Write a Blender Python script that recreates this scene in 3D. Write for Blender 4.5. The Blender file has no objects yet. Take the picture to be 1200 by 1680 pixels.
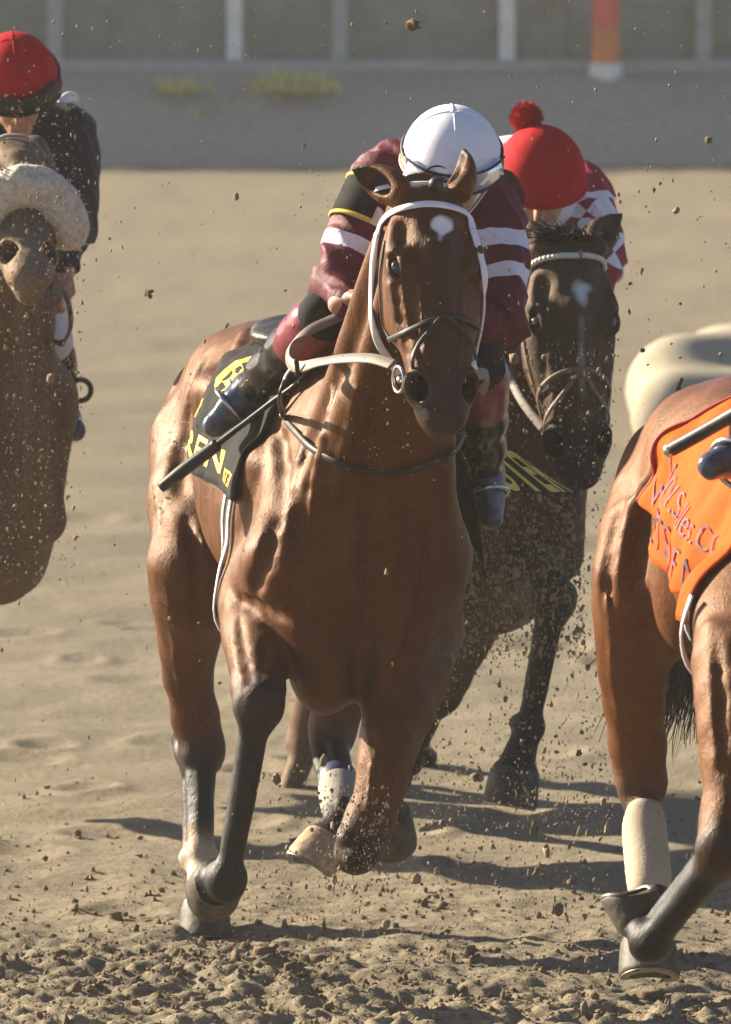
import bpy, bmesh, math, random
import numpy as np
from mathutils import Vector, Matrix
from mathutils.bvhtree import BVHTree

# ------------------------------------------------------------------ camera, world, sun, exposure
SC = bpy.context.scene
COL = SC.collection
FPX, CX, CY = 12420.0, 600.0, 840.0            # focal length and centre in photo pixels
CAM = np.array([0.0, -18.0, 3.0])
PITCH = math.atan(1250.0 / FPX)
cam_d = bpy.data.cameras.new('camera')
cam_d.sensor_fit = 'HORIZONTAL'; cam_d.sensor_width = 36.0; cam_d.lens = 36.0 * FPX / 1200.0
cam_d.clip_start = 0.5; cam_d.clip_end = 3000.0
cam_d.dof.use_dof = True; cam_d.dof.focus_distance = 17.7; cam_d.dof.aperture_fstop = 12.0
cam = bpy.data.objects.new('camera', cam_d); COL.objects.link(cam)
cam.location = CAM; cam.rotation_euler = (math.pi / 2 - PITCH, 0, 0)
SC.camera = cam

SUN_EL, SUN_AZ = math.radians(23), math.radians(-60)   # azimuth clockwise from +Y (away from the camera): sun at the left, slightly behind the field
sun_dir = Vector((math.sin(SUN_AZ) * math.cos(SUN_EL), math.cos(SUN_AZ) * math.cos(SUN_EL), math.sin(SUN_EL)))
world = bpy.data.worlds.new('World'); SC.world = world; world.use_nodes = True
wn = world.node_tree.nodes; wl = world.node_tree.links
sky = wn.new('ShaderNodeTexSky'); sky.sky_type = 'NISHITA'; sky.sun_disc = False
sky.sun_elevation = SUN_EL; sky.sun_rotation = SUN_AZ; sky.dust_density = 1.0; sky.air_density = 0.5
wn['Background'].inputs['Strength'].default_value = 0.062
wl.new(sky.outputs[0], wn['Background'].inputs['Color'])
sd = bpy.data.lights.new('sun', 'SUN'); sd.energy = 5.0; sd.angle = math.radians(0.6); sd.color = (1.0, 0.87, 0.66)
sun = bpy.data.objects.new('sun', sd); COL.objects.link(sun)
sun.rotation_euler = sun_dir.to_track_quat('Z', 'Y').to_euler(); sun.location = (-30, 6, 20)
SC.view_settings.view_transform = 'Standard'; SC.view_settings.look = 'None'
SC.view_settings.exposure = 1.55; SC.view_settings.gamma = 1.0; SC.view_settings.use_curve_mapping = False

rng = np.random.default_rng(7)
random.seed(7)

def V3(*a): return np.array(a, dtype=float)
_fw = V3(0, math.cos(PITCH), -math.sin(PITCH)); _up = V3(0, math.sin(PITCH), math.cos(PITCH)); _rt = V3(1, 0, 0)
def at(px, py, Y):
    """world point at distance plane Y that the lens sees at photo pixel (px, py)"""
    d = _fw + _rt * (px - CX) / FPX - _up * (py - CY) / FPX
    return CAM + d * ((Y - CAM[1]) / d[1])
def px_dir(px, py):
    d = _fw + _rt * (px - CX) / FPX - _up * (py - CY) / FPX
    return d / np.linalg.norm(d)
def unit(v):
    v = np.asarray(v, float); return v / (np.linalg.norm(v) + 1e-12)
def orth(v, u):
    v = np.asarray(v, float); return unit(v - np.dot(v, u) * u)

# ------------------------------------------------------------------ objects and labels
def link(name, me, mat=None, parent=None, smooth=True):
    o = bpy.data.objects.new(name, me); COL.objects.link(o)
    if mat is not None and len(me.materials) == 0: me.materials.append(mat)
    if smooth and len(me.polygons): me.polygons.foreach_set('use_smooth', np.ones(len(me.polygons), bool))
    if parent is not None:
        o.parent = parent; o.matrix_parent_inverse = Matrix.Translation(-world_loc(parent))
    return o
def world_loc(o):
    l = Vector(o.location)
    if o.parent is not None: l = Vector((0, 0, 0)) if o.type == 'MESH' else l
    return l if o.type == 'EMPTY' else Vector((0, 0, 0))
def tag(o, label, cat, group=None, kind=None):
    o['label'] = label; o['category'] = cat
    if group: o['group'] = group
    if kind: o['kind'] = kind
    return o
def thing(name, loc, label, cat, group=None):
    o = bpy.data.objects.new(name, None); COL.objects.link(o); o.location = Vector(loc); o.empty_display_size = 0.1
    return tag(o, label, cat, group)
def pymesh(name, v, f, mat=None, parent=None, smooth=True):
    me = bpy.data.meshes.new(name)
    if isinstance(f, np.ndarray): f = f.tolist()
    v = np.asarray(v, float)
    me.from_pydata(v.tolist(), [], f); me.update()
    return link(name, me, mat, parent, smooth)

# ------------------------------------------------------------------ materials
def new_mat(name):
    m = bpy.data.materials.new(name); m.use_nodes = True
    n = m.node_tree.nodes; l = m.node_tree.links
    return m, n, l, n['Principled BSDF']
def ramp(n, stops, interp='LINEAR'):
    r = n.new('ShaderNodeValToRGB'); e = r.color_ramp; e.interpolation = interp
    e.elements[0].position, e.elements[0].color = stops[0][0], (*stops[0][1], 1)
    e.elements[1].position, e.elements[1].color = stops[-1][0], (*stops[-1][1], 1)
    for p, c in stops[1:-1]:
        x = e.elements.new(p); x.color = (*c, 1)
    return r
def noise(n, l, scale, detail=4, rough=0.55, vec=None, dist=0.0):
    t = n.new('ShaderNodeTexNoise'); t.inputs['Scale'].default_value = scale
    t.inputs['Detail'].default_value = detail; t.inputs['Roughness'].default_value = rough; t.inputs['Distortion'].default_value = dist
    if vec is None:
        g = n.new('ShaderNodeNewGeometry'); vec = g.outputs['Position']
    l.new(vec, t.inputs['Vector']); return t
def add_bump(n, l, b, h, strength, dist):
    k = n.new('ShaderNodeBump'); k.inputs['Strength'].default_value = strength; k.inputs['Distance'].default_value = dist
    l.new(h, k.inputs['Height']); l.new(k.outputs[0], b.inputs['Normal']); return k
def mixc(n, l, fac, a, b, mode='MIX'):
    m = n.new('ShaderNodeMix'); m.data_type = 'RGBA'; m.blend_type = mode
    if isinstance(fac, float): m.inputs[0].default_value = fac
    else: l.new(fac, m.inputs[0])
    for s, i in ((a, 6), (b, 7)):
        if isinstance(s, tuple): m.inputs[i].default_value = (*s, 1)
        else: l.new(s, m.inputs[i])
    return m.outputs[2]
def plain(name, col, rough=0.5, var=0.15, scale=40.0, bump=0.15, bdist=0.001, metal=0.0, spec=0.5, dirt=0.0, sheen=0.0):
    m, n, l, b = new_mat(name)
    t = noise(n, l, scale, 5)
    lo = tuple(c * (1 - var) for c in col); hi = tuple(min(1, c * (1 + var)) for c in col)
    r = ramp(n, [(0.3, lo), (0.7, hi)]); l.new(t.outputs[0], r.inputs[0])
    out = r.outputs[0]
    if dirt > 0:
        t2 = noise(n, l, 25.0, 8, 0.7); r2 = ramp(n, [(0.5, (0, 0, 0)), (0.72, (dirt,) * 3)]); l.new(t2.outputs[0], r2.inputs[0])
        out = mixc(n, l, r2.outputs[0], out, (0.30, 0.235, 0.155))
    l.new(out, b.inputs['Base Color']); b.inputs['Roughness'].default_value = rough
    b.inputs['Metallic'].default_value = metal; b.inputs['Specular IOR Level'].default_value = spec
    if sheen: b.inputs['Sheen Weight'].default_value = sheen
    if bump: add_bump(n, l, b, t.outputs[0], bump, bdist)
    return m
def coat_mat(name, rough=0.4, spec=0.45, dirt=0.12, sheen=0.08):
    """hair coat: colour from the painted coat attribute, fine hair grain, splashes of dried dirt"""
    m, n, l, b = new_mat(name)
    a = n.new('ShaderNodeAttribute'); a.attribute_name = 'Col'
    g = n.new('ShaderNodeNewGeometry')
    mp = n.new('ShaderNodeMapping'); mp.inputs['Scale'].default_value = (1, 1, 0.25); l.new(g.outputs['Position'], mp.inputs['Vector'])
    hair = noise(n, l, 230.0, 4, 0.7, mp.outputs[0], 0.3)
    big = noise(n, l, 7.0, 4)
    r1 = ramp(n, [(0.3, (0.86,) * 3), (0.7, (1.12,) * 3)]); l.new(big.outputs[0], r1.inputs[0])
    r2 = ramp(n, [(0.3, (0.42,) * 3), (0.7, (1.6,) * 3)]); l.new(hair.outputs[0], r2.inputs[0])
    c = mixc(n, l, 1.0, a.outputs['Color'], r1.outputs[0], 'MULTIPLY'); hf = ramp(n, [(0.2, (.85,) * 3), (0.45, (.12,) * 3)]); l.new(a.outputs['Color'], hf.inputs[0]); c = mixc(n, l, hf.outputs[0], c, r2.outputs[0], 'MULTIPLY')
    dn = noise(n, l, 95.0, 6, 0.75); rd = ramp(n, [(0.60, (0, 0, 0)), (0.70, (min(1, dirt * 3),) * 3)]); l.new(dn.outputs[0], rd.inputs[0])
    dn2 = noise(n, l, 5.0, 3); rd2 = ramp(n, [(0.42, (0, 0, 0)), (0.7, (1,) * 3)]); l.new(dn2.outputs[0], rd2.inputs[0])
    mu = n.new('ShaderNodeMath'); mu.operation = 'MULTIPLY'; l.new(rd.outputs[0], mu.inputs[0]); l.new(rd2.outputs[0], mu.inputs[1])
    c = mixc(n, l, mu.outputs[0], c, (0.33, 0.25, 0.16))
    l.new(c, b.inputs['Base Color'])
    rr = ramp(n, [(0.3, (rough - 0.10,) * 3), (0.7, (rough + 0.16,) * 3)]); l.new(big.outputs[0], rr.inputs[0]); l.new(rr.outputs[0], b.inputs['Roughness'])
    b.inputs['Specular IOR Level'].default_value = spec; st_ = ramp(n, [(0.012, (.62, .62, .66)), (0.04, (1.0, .52, .24))]); l.new(a.outputs['Color'], st_.inputs[0]); l.new(st_.outputs[0], b.inputs['Specular Tint'])
    b.inputs['Sheen Weight'].default_value = sheen; b.inputs['Sheen Roughness'].default_value = 0.4
    vn = noise(n, l, 9.0, 2, 0.5, None, 1.2)
    v1 = n.new('ShaderNodeMath'); v1.operation = 'SUBTRACT'; l.new(vn.outputs[0], v1.inputs[0]); v1.inputs[1].default_value = 0.5
    v2 = n.new('ShaderNodeMath'); v2.operation = 'ABSOLUTE'; l.new(v1.outputs[0], v2.inputs[0])
    vr = ramp(n, [(0.0, (1, 1, 1)), (0.035, (0, 0, 0))]); vr.color_ramp.interpolation = 'EASE'; l.new(v2.outputs[0], vr.inputs[0])
    mp2 = n.new('ShaderNodeMapping'); mp2.inputs['Scale'].default_value = (1, 1, 0.35); l.new(g.outputs['Position'], mp2.inputs['Vector'])
    fold = noise(n, l, 30.0, 4, 0.55, mp2.outputs[0], 0.4)
    vf = n.new('ShaderNodeMath'); vf.operation = 'MULTIPLY_ADD'; l.new(vr.outputs[0], vf.inputs[0]); vf.inputs[1].default_value = 0.10; l.new(fold.outputs[0], vf.inputs[2])
    vein = vf
    ad = n.new('ShaderNodeMath'); ad.operation = 'MULTIPLY_ADD'; l.new(vein.outputs[0], ad.inputs[0]); ad.inputs[1].default_value = 1.6; l.new(hair.outputs[0], ad.inputs[2])
    add_bump(n, l, b, ad.outputs[0], 0.6, 0.0032)
    return m

# ------------------------------------------------------------------ smooth bodies: distance fields meshed with surface nets
class Prim:
    __slots__ = ('fn', 'lo', 'hi', 'k', 'col', 'sub', 'tag')
    def __init__(s, fn, lo, hi, k, col, sub=False, tag=None):
        s.fn, s.lo, s.hi, s.k, s.col, s.sub, s.tag = fn, np.asarray(lo), np.asarray(hi), k, col, sub, tag
def cone(a, b, ra, rb, k=0.03, col=None, sub=False):
    a = np.asarray(a, float); b = np.asarray(b, float); ba = b - a; bb = float(np.dot(ba, ba)) + 1e-9; r = max(ra, rb)
    def fn(x, y, z):
        px, py, pz = x - a[0], y - a[1], z - a[2]
        t = np.clip((px * ba[0] + py * ba[1] + pz * ba[2]) / bb, 0, 1)
        qx, qy, qz = px - t * ba[0], py - t * ba[1], pz - t * ba[2]
        return np.sqrt(qx * qx + qy * qy + qz * qz) - (ra + (rb - ra) * t)
    return Prim(fn, np.minimum(a, b) - r, np.maximum(a, b) + r, k, col, sub)
def ell(c, rad, fr=None, k=0.04, col=None, sub=False):
    """ellipsoid with radii along the rows of fr"""
    c = np.asarray(c, float); rad = np.asarray(rad, float); fr = np.eye(3) if fr is None else np.asarray(fr, float)
    ext = np.sqrt(((fr * rad[:, None]) ** 2).sum(0))
    def fn(x, y, z):
        px, py, pz = x - c[0], y - c[1], z - c[2]
        k0 = 0; k1 = 0
        for i in range(3):
            q = (px * fr[i, 0] + py * fr[i, 1] + pz * fr[i, 2]) / rad[i]
            k0 = k0 + q * q; k1 = k1 + (q / rad[i]) ** 2
        k0 = np.sqrt(k0); k1 = np.sqrt(k1)
        return np.where(k1 > 1e-9, k0 * (k0 - 1) / np.maximum(k1, 1e-9), -rad.min())
    return Prim(fn, c - ext, c + ext, k, col, sub)
def smooth_interp(x, y):
    """monotone-ish cubic through stations, tabulated"""
    x = np.asarray(x, float); y = np.asarray(y, float); n = len(x)
    m = np.zeros(n); d = np.diff(y) / np.diff(x)
    m[1:-1] = np.where(d[:-1] * d[1:] > 0, 2 * d[:-1] * d[1:] / (d[:-1] + d[1:] + 1e-12), 0); m[0], m[-1] = d[0], d[-1]
    tx = np.linspace(x[0], x[-1], 200); i = np.clip(np.searchsorted(x, tx) - 1, 0, n - 2)
    h = x[i + 1] - x[i]; t = (tx - x[i]) / h
    ty = (2 * t**3 - 3 * t**2 + 1) * y[i] + (t**3 - 2 * t**2 + t) * h * m[i] + (-2 * t**3 + 3 * t**2) * y[i + 1] + (t**3 - t**2) * h * m[i + 1]
    return tx, ty
def loft(o, U, V, W, st, k=0.05, col=None, p=2.0):
    """body lofted along U from o; st rows: (u, half width, up, down[, lateral offset])"""
    o = np.asarray(o, float); st = np.asarray(st, float)
    tabs = [smooth_interp(st[:, 0], st[:, i]) for i in range(1, st.shape[1])]
    u0, u1 = st[0, 0], st[-1, 0]
    pts = []
    for r in st:
        off = r[4] if st.shape[1] > 4 else 0
        for sv in (-1, 1):
            for w in (r[2], -r[3]): pts.append(o + U * r[0] + V * (off + sv * r[1]) + W * w)
    pts = np.array(pts)
    def fn(x, y, z):
        px, py, pz = x - o[0], y - o[1], z - o[2]
        u = px * U[0] + py * U[1] + pz * U[2]; v = px * V[0] + py * V[1] + pz * V[2]; w = px * W[0] + py * W[1] + pz * W[2]
        uc = np.clip(u, u0, u1)
        hw = np.interp(uc, *tabs[0]); a = np.interp(uc, *tabs[1]); b = np.interp(uc, *tabs[2])
        if len(tabs) > 3: v = v - np.interp(uc, *tabs[3])
        c = (a - b) / 2; hh = (a + b) / 2
        q1 = np.abs(v) / hw; q2 = np.abs(w - c) / hh
        if p != 2.0:
            k0 = (q1**p + q2**p) ** (1 / p)
        else: k0 = np.sqrt(q1 * q1 + q2 * q2)
        k1 = np.sqrt((q1 / hw) ** 2 + (q2 / hh) ** 2)
        d = np.where(k1 > 1e-6, np.sqrt(q1 * q1 + q2 * q2) * (k0 - 1) / np.maximum(k1, 1e-6), -np.minimum(hw, hh))
        du = u - uc
        return np.where(du == 0, d, np.sqrt(np.maximum(d, 0) ** 2 + du * du) + np.minimum(d, 0) * 0)
    return Prim(fn, pts.min(0), pts.max(0), k, col)
def tube(pts, k=0.02, col=None, sub=False, cols=None):
    """chain of (point, radius); the curve between is rounded"""
    P = np.array([p for p, r in pts]); R = np.array([r for p, r in pts]); out = []
    n = len(P); Q, S, Cc = [], [], []
    for i in range(n - 1):
        p0 = P[max(i - 1, 0)]; p1 = P[i]; p2 = P[i + 1]; p3 = P[min(i + 2, n - 1)]
        for t in (0.0, 0.5):
            q = 0.5 * (2 * p1 + (p2 - p0) * t + (2 * p0 - 5 * p1 + 4 * p2 - p3) * t * t + (3 * p1 - p0 - 3 * p2 + p3) * t**3)
            Q.append(q); S.append(R[i] + (R[i + 1] - R[i]) * t); Cc.append(i if t < 0.5 else i)
    Q.append(P[-1]); S.append(R[-1])
    for j in range(len(Q) - 1):
        c = col if cols is None else cols[Cc[j]]
        out.append(cone(Q[j], Q[j + 1], S[j], S[j + 1], k, c, sub))
    return out
def wob(x, y, z, f, seed, n=6):
    r = np.random.default_rng(seed); s = 0
    for i in range(n):
        d = r.normal(size=3); d = d / np.linalg.norm(d) * f * r.uniform(0.6, 1.6); s = s + np.sin(x * d[0] + y * d[1] + z * d[2] + r.uniform(0, 6.28))
    return s / n
def axis_pts(lo, hi, h, fine=None):
    """grid line positions with step h and finer steps inside the fine intervals (lo, hi, step)"""
    out = [lo]
    while out[-1] < hi:
        s = h
        for f in (fine or []):
            if f[0] <= out[-1] < f[1]: s = min(s, f[2])
        out.append(out[-1] + s)
    return np.array(out)
def build_field(prims, h, fine=(None, None, None), disp=None):
    lo = np.min([p.lo for p in prims if not p.sub], 0) - 3 * h; hi = np.max([p.hi for p in prims if not p.sub], 0) + 3 * h
    ax = [axis_pts(lo[i], hi[i], h, fine[i]) for i in range(3)]
    F = np.full([len(a) for a in ax], 0.5, np.float32)
    for p in prims:
        m = p.k + 2.5 * h
        s = [slice(max(0, np.searchsorted(ax[i], p.lo[i] - m) - 1), min(len(ax[i]), np.searchsorted(ax[i], p.hi[i] + m) + 1)) for i in range(3)]
        x = ax[0][s[0]].astype(np.float32)[:, None, None]; y = ax[1][s[1]].astype(np.float32)[None, :, None]; z = ax[2][s[2]].astype(np.float32)[None, None, :]
        if min(F[s[0], s[1], s[2]].shape) == 0: continue
        d = p.fn(x, y, z).astype(np.float32); a = F[s[0], s[1], s[2]]; k = p.k
        if p.sub:
            d = -d; hh = np.maximum(k - np.abs(a - d), 0) / k; F[s[0], s[1], s[2]] = np.maximum(a, d) + hh * hh * k * 0.25
        else:
            hh = np.maximum(k - np.abs(a - d), 0) / k; F[s[0], s[1], s[2]] = np.minimum(a, d) - hh * hh * k * 0.25
    if disp is not None:
        F += disp(ax[0].astype(np.float32)[:, None, None], ax[1].astype(np.float32)[None, :, None], ax[2].astype(np.float32)[None, None, :]).astype(np.float32)
    return F, ax
_C8 = np.array([(i, j, k) for i in (0, 1) for j in (0, 1) for k in (0, 1)])
_E12 = [(a, b) for a in range(8) for b in range(a + 1, 8) if np.abs(_C8[a] - _C8[b]).sum() == 1]
def surface_nets(F, ax):
    ins = F < 0
    s = np.zeros([n - 1 for n in F.shape], np.uint8)
    for c in _C8: s += ins[c[0]:F.shape[0] - 1 + c[0], c[1]:F.shape[1] - 1 + c[1], c[2]:F.shape[2] - 1 + c[2]]
    act = (s > 0) & (s < 8); idx = np.argwhere(act); n = len(idx)
    vid = np.full(act.shape, -1, np.int32); vid[act] = np.arange(n)
    vals = np.stack([F[idx[:, 0] + c[0], idx[:, 1] + c[1], idx[:, 2] + c[2]] for c in _C8], 1)
    acc = np.zeros((n, 3)); cnt = np.zeros(n)
    for a, b in _E12:
        va, vb = vals[:, a], vals[:, b]; m = (va < 0) != (vb < 0)
        t = np.where(m, va / np.where(m, va - vb, 1), 0)[:, None]
        acc += np.where(m[:, None], _C8[a] + (_C8[b] - _C8[a]) * t, 0); cnt += m
    acc /= cnt[:, None]
    pos = np.stack([ax[i][idx[:, i]] + acc[:, i] * (ax[i][idx[:, i] + 1] - ax[i][idx[:, i]]) for i in range(3)], 1)
    quads = []
    for d in range(3):
        e, f = (d + 1) % 3, (d + 2) % 3
        sl = [slice(None)] * 3; sl[d] = slice(0, -1); A = ins[tuple(sl)]; sl[d] = slice(1, None); B = ins[tuple(sl)]
        w = np.argwhere(A != B); w = w[(w[:, e] > 0) & (w[:, f] > 0) & (w[:, e] < F.shape[e] - 1) & (w[:, f] < F.shape[f] - 1)]
        fl = A[w[:, 0], w[:, 1], w[:, 2]]
        q = []
        for (i, j) in ((-1, -1), (0, -1), (0, 0), (-1, 0)):
            c = w.copy(); c[:, e] += i; c[:, f] += j; q.append(vid[c[:, 0], c[:, 1], c[:, 2]])
        q = np.stack(q, 1); q[~fl] = q[~fl][:, ::-1]; quads.append(q)
    return pos, np.concatenate(quads)
def relax(v, q, it=1, lam=0.5):
    e = np.concatenate([q[:, [0, 1]], q[:, [1, 2]], q[:, [2, 3]], q[:, [3, 0]]])
    for _ in range(it):
        s = np.zeros_like(v); c = np.zeros(len(v))
        for i in range(3):
            s[:, i] = np.bincount(e[:, 0], v[e[:, 1], i], len(v)) + np.bincount(e[:, 1], v[e[:, 0], i], len(v))
        c = np.bincount(e[:, 0], minlength=len(v)) + np.bincount(e[:, 1], minlength=len(v))
        v = v + lam * (s / np.maximum(c, 1)[:, None] - v)
    return v
def paint(v, prims, base, sig=0.014):
    """coat colour of each vertex from the nearest body parts"""
    n = len(v); best = np.full(n, 9.0); D = []
    for p in prims:
        if p.sub: continue
        m = np.all((v > p.lo - 0.05) & (v < p.hi + 0.05), 1); i = np.nonzero(m)[0]
        if len(i) == 0: continue
        d = p.fn(v[i, 0], v[i, 1], v[i, 2]); D.append((i, d, p.col if p.col is not None else base)); best[i] = np.minimum(best[i], d)
    C = np.zeros((n, 3)); Wt = np.full(n, 1e-6); C += np.array(base) * 1e-6
    for i, d, c in D:
        w = np.exp(-(d - best[i]) / sig); C[i] += w[:, None] * np.array(c); Wt[i] += w
    return C / Wt[:, None]
def set_col(me, C, name='Col'):
    a = me.color_attributes.new(name, 'FLOAT_COLOR', 'POINT')
    a.data.foreach_set('color', np.concatenate([C, np.ones((len(C), 1))], 1).astype(np.float32).ravel())
def set_float(me, x, name):
    a = me.attributes.new(name, 'FLOAT', 'POINT'); a.data.foreach_set('value', np.asarray(x, np.float32))
def quad_mesh(name, v, q):
    me = bpy.data.meshes.new(name); me.vertices.add(len(v)); me.vertices.foreach_set('co', np.asarray(v, np.float32).ravel())
    me.loops.add(len(q) * 4); me.loops.foreach_set('vertex_index', q.astype(np.int32).ravel())
    me.polygons.add(len(q)); me.polygons.foreach_set('loop_start', np.arange(0, len(q) * 4, 4, dtype=np.int32))
    me.update(calc_edges=True); me.validate(); return me
def sdf_part(name, prims, h, mat, parent, base=(0.5, 0.5, 0.5), fine=(None, None, None), disp=None, post=None, sig=0.014, it=1):
    F, ax = build_field(prims, h, fine, disp); v, q = surface_nets(F, ax); v = relax(v, q, it)
    C = paint(v, prims, base, sig)
    if post is not None: C = post(v, C)
    me = quad_mesh(name, v, q); set_col(me, C)
    o = link(name, me, mat, parent); o_bvh = BVHTree.FromPolygons(v.tolist(), q.tolist())
    return o, o_bvh, v

# ------------------------------------------------------------------ straps, rods, rings
def solid(o, t):
    m = o.modifiers.new('thickness', 'SOLIDIFY'); m.thickness = t; m.offset = 0; return o
def catmull(P, n=8, closed=False):
    P = np.asarray(P, float); m = len(P); out = []
    rngi = range(m) if closed else range(m - 1)
    for i in rngi:
        if closed: p0, p1, p2, p3 = P[(i - 1) % m], P[i], P[(i + 1) % m], P[(i + 2) % m]
        else: p0, p1, p2, p3 = P[max(i - 1, 0)], P[i], P[i + 1], P[min(i + 2, m - 1)]
        for t in np.linspace(0, 1, n, endpoint=False):
            out.append(0.5 * (2 * p1 + (p2 - p0) * t + (2 * p0 - 5 * p1 + 4 * p2 - p3) * t * t + (3 * p1 - p0 - 3 * p2 + p3) * t**3))
    if not closed: out.append(P[-1])
    return np.array(out)
def sweep(name, P, prof, N, mat, parent, closed=False, scale=None):
    """profile (list of (side, normal) offsets) swept along points P with surface normals N"""
    P = np.asarray(P, float); m = len(P); k = len(prof); v = []; f = []
    for i in range(m):
        a = P[(i - 1) % m] if (closed or i > 0) else P[i]; b = P[(i + 1) % m] if (closed or i < m - 1) else P[i]
        t = unit(b - a); nn = orth(N[i], t); s = np.cross(t, nn); sc = 1 if scale is None else scale[i]
        for (x, y) in prof: v.append(P[i] + (s * x + nn * y) * sc)
    for i in range(m if closed else m - 1):
        j = (i + 1) % m
        for c in range(k):
            d = (c + 1) % k; f.append((i * k + c, i * k + d, j * k + d, j * k + c))
    if not closed:
        f.append(tuple(range(k))[::-1]); f.append(tuple((m - 1) * k + c for c in range(k)))
    return pymesh(name, v, f, mat, parent)
def strap_prof(w, t):
    a = w / 2; b = t / 2; e = min(b, a) * 0.8
    return [(-a + e, -b), (a - e, -b), (a, -b + e), (a, b - e), (a - e, b), (-a + e, b), (-a, b - e), (-a, -b + e)]
def round_prof(r, n=8): return [(r * math.cos(i * 2 * math.pi / n), r * math.sin(i * 2 * math.pi / n)) for i in range(n)]
def strap(name, pts, nrm, w, t, mat, parent, n=6, closed=False):
    P = catmull(pts, n, closed); N = catmull(nrm, n, closed); return sweep(name, P, strap_prof(w, t), N, mat, parent, closed)
def rod(name, pts, r, mat, parent, n=6, radii=None, k=8, closed=False):
    P = catmull(pts, n, closed)
    t0 = unit(P[1] - P[0]); N = [orth(V3(0.3, 0.5, 0.8), unit(P[min(i + 1, len(P) - 1)] - P[max(i - 1, 0)])) for i in range(len(P))]
    sc = None
    if radii is not None: sc = np.interp(np.linspace(0, 1, len(P)), np.linspace(0, 1, len(radii)), radii) / r
    return sweep(name, P, round_prof(r, k), N, mat, parent, closed, sc)
def cast(bvh, px, py, off=0.004, miss=None):
    """where the line of sight through photo pixel meets the body, lifted off by off; returns point, normal"""
    h, n, i, d = bvh.ray_cast(Vector(CAM), Vector(px_dir(px, py)))
    if h is None:
        p = at(px, py, miss if miss is not None else 0.0)
        hh, n, i, d = bvh.find_nearest(Vector(p)); return np.array(p), np.array(n)
    return np.array(h) + np.array(n) * off, np.array(n)
def near(bvh, p, off=0.004):
    h, n, i, d = bvh.find_nearest(Vector(p)); return np.array(h) + np.array(n) * off, np.array(n)
def uv_sphere(c, r, n=20, m=12):
    v = []; f = []
    c = np.asarray(c); r = np.ones(3) * r
    for i in range(m + 1):
        t = math.pi * i / m
        for j in range(n):
            a = 2 * math.pi * j / n; v.append(c + r * V3(math.sin(t) * math.cos(a), math.sin(t) * math.sin(a), math.cos(t)))
    for i in range(m):
        for j in range(n):
            f.append((i * n + j, (i + 1) * n + j, (i + 1) * n + (j + 1) % n, i * n + (j + 1) % n))
    return v, f
def hair_mesh(name, strands, mat, parent, w=0.004):
    """strands: list of point arrays; flat tapering blades of hair"""
    v = []; f = []
    for S in strands:
        S = np.asarray(S); n = len(S); b = len(v); sd = unit(np.cross(unit(S[-1] - S[0]), rng.normal(size=3)))
        for i in range(n):
            ww = w * (1 - 0.8 * (i / (n - 1)) ** 2); v.append(S[i] - sd * ww); v.append(S[i] + sd * ww)
        for i in range(n - 1): f.append((b + 2 * i, b + 2 * i + 1, b + 2 * i + 3, b + 2 * i + 2))
    return pymesh(name, v, f, mat, parent)
# ------------------------------------------------------------------ the dirt track
def vnoise(x, y, f, seed):
    r = np.random.default_rng(seed); G = r.random((256, 256)); u = x * f + r.uniform(0, 99); w = y * f + r.uniform(0, 99)
    i = np.floor(u).astype(int); j = np.floor(w).astype(int); a = u - i; b = w - j; a = a * a * (3 - 2 * a); b = b * b * (3 - 2 * b); i &= 255; j &= 255; i1 = (i + 1) & 255; j1 = (j + 1) & 255
    return G[i, j] * (1 - a) * (1 - b) + G[i1, j] * a * (1 - b) + G[i, j1] * (1 - a) * b + G[i1, j1] * a * b
PRINTS = [(rng.uniform(-1.5, 2.0), rng.uniform(-1, 12), rng.uniform(.07, .13)) for _ in range(80)]
def gheight(x, y):
    d = np.clip(1 - (y + 1) / 9, .0, 1)
    fine = np.clip(1 - (y + 1) / 5, 0, 1)
    near_ = np.exp(-np.maximum(y + .25, 0) / .7); left = np.exp(-((x + .45) / .45) ** 2 - ((y - .55) / .45) ** 2)
    h = .030 * (vnoise(x, y, 2.2, 1) - .5) + .030 * (vnoise(x, y, 6, 2) - .5) * (.4 + .6 * d)
    amp = .35 + .9 * near_ + .8 * left
    h += amp * fine * (.030 * (vnoise(x, y, 16, 3) - .5) + .026 * (vnoise(x, y, 34, 4) - .5) + .016 * (vnoise(x, y, 70, 5) - .5)) + fine * .035 * left
    h += .012 * np.sin(y * 5.2 + 1.5 * vnoise(x, y, .5, 8)) * np.clip((y - 2) / 4, 0, 1) * np.clip(1 - y / 60, 0, 1)
    for (px, py, r) in PRINTS:
        q = ((x - px) ** 2 + ((y - py) / 1.3) ** 2) / r**2; m = q < 6
        h = h + np.where(m, -.016 * np.exp(-q * 1.4) + .010 * np.exp(-((np.sqrt(q) - 1.25) ** 2) * 6), 0)
    return h
def graded(stops):
    out = [stops[0][0]]
    for (a, s0), (b, s1) in zip(stops[:-1], stops[1:]):
        while out[-1] < b - 1e-6:
            t = (out[-1] - a) / (b - a); out.append(min(b, out[-1] + s0 * (s1 / s0) ** max(0, t)))
    return np.array(out)
gx = graded([(-500, 60), (-40, 4), (-6, .35), (-1.6, .014), (2.0, .014), (6, .35), (40, 4), (500, 60)])
gy = graded([(-60, 8), (-6, .5), (-1.0, .04), (-.3, .012), (1.6, .014), (6, .06), (20, .35), (60, 2), (900, 80)])
X, Y = np.meshgrid(gx, gy, indexing='ij'); Z = gheight(X, Y) * np.where((np.abs(X) > 30) | (Y < -20), 0, 1)
nx, ny = X.shape; idx = np.arange(nx * ny).reshape(nx, ny)
Q = np.stack([idx[:-1, :-1], idx[1:, :-1], idx[1:, 1:], idx[:-1, 1:]], -1).reshape(-1, 4)
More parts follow.
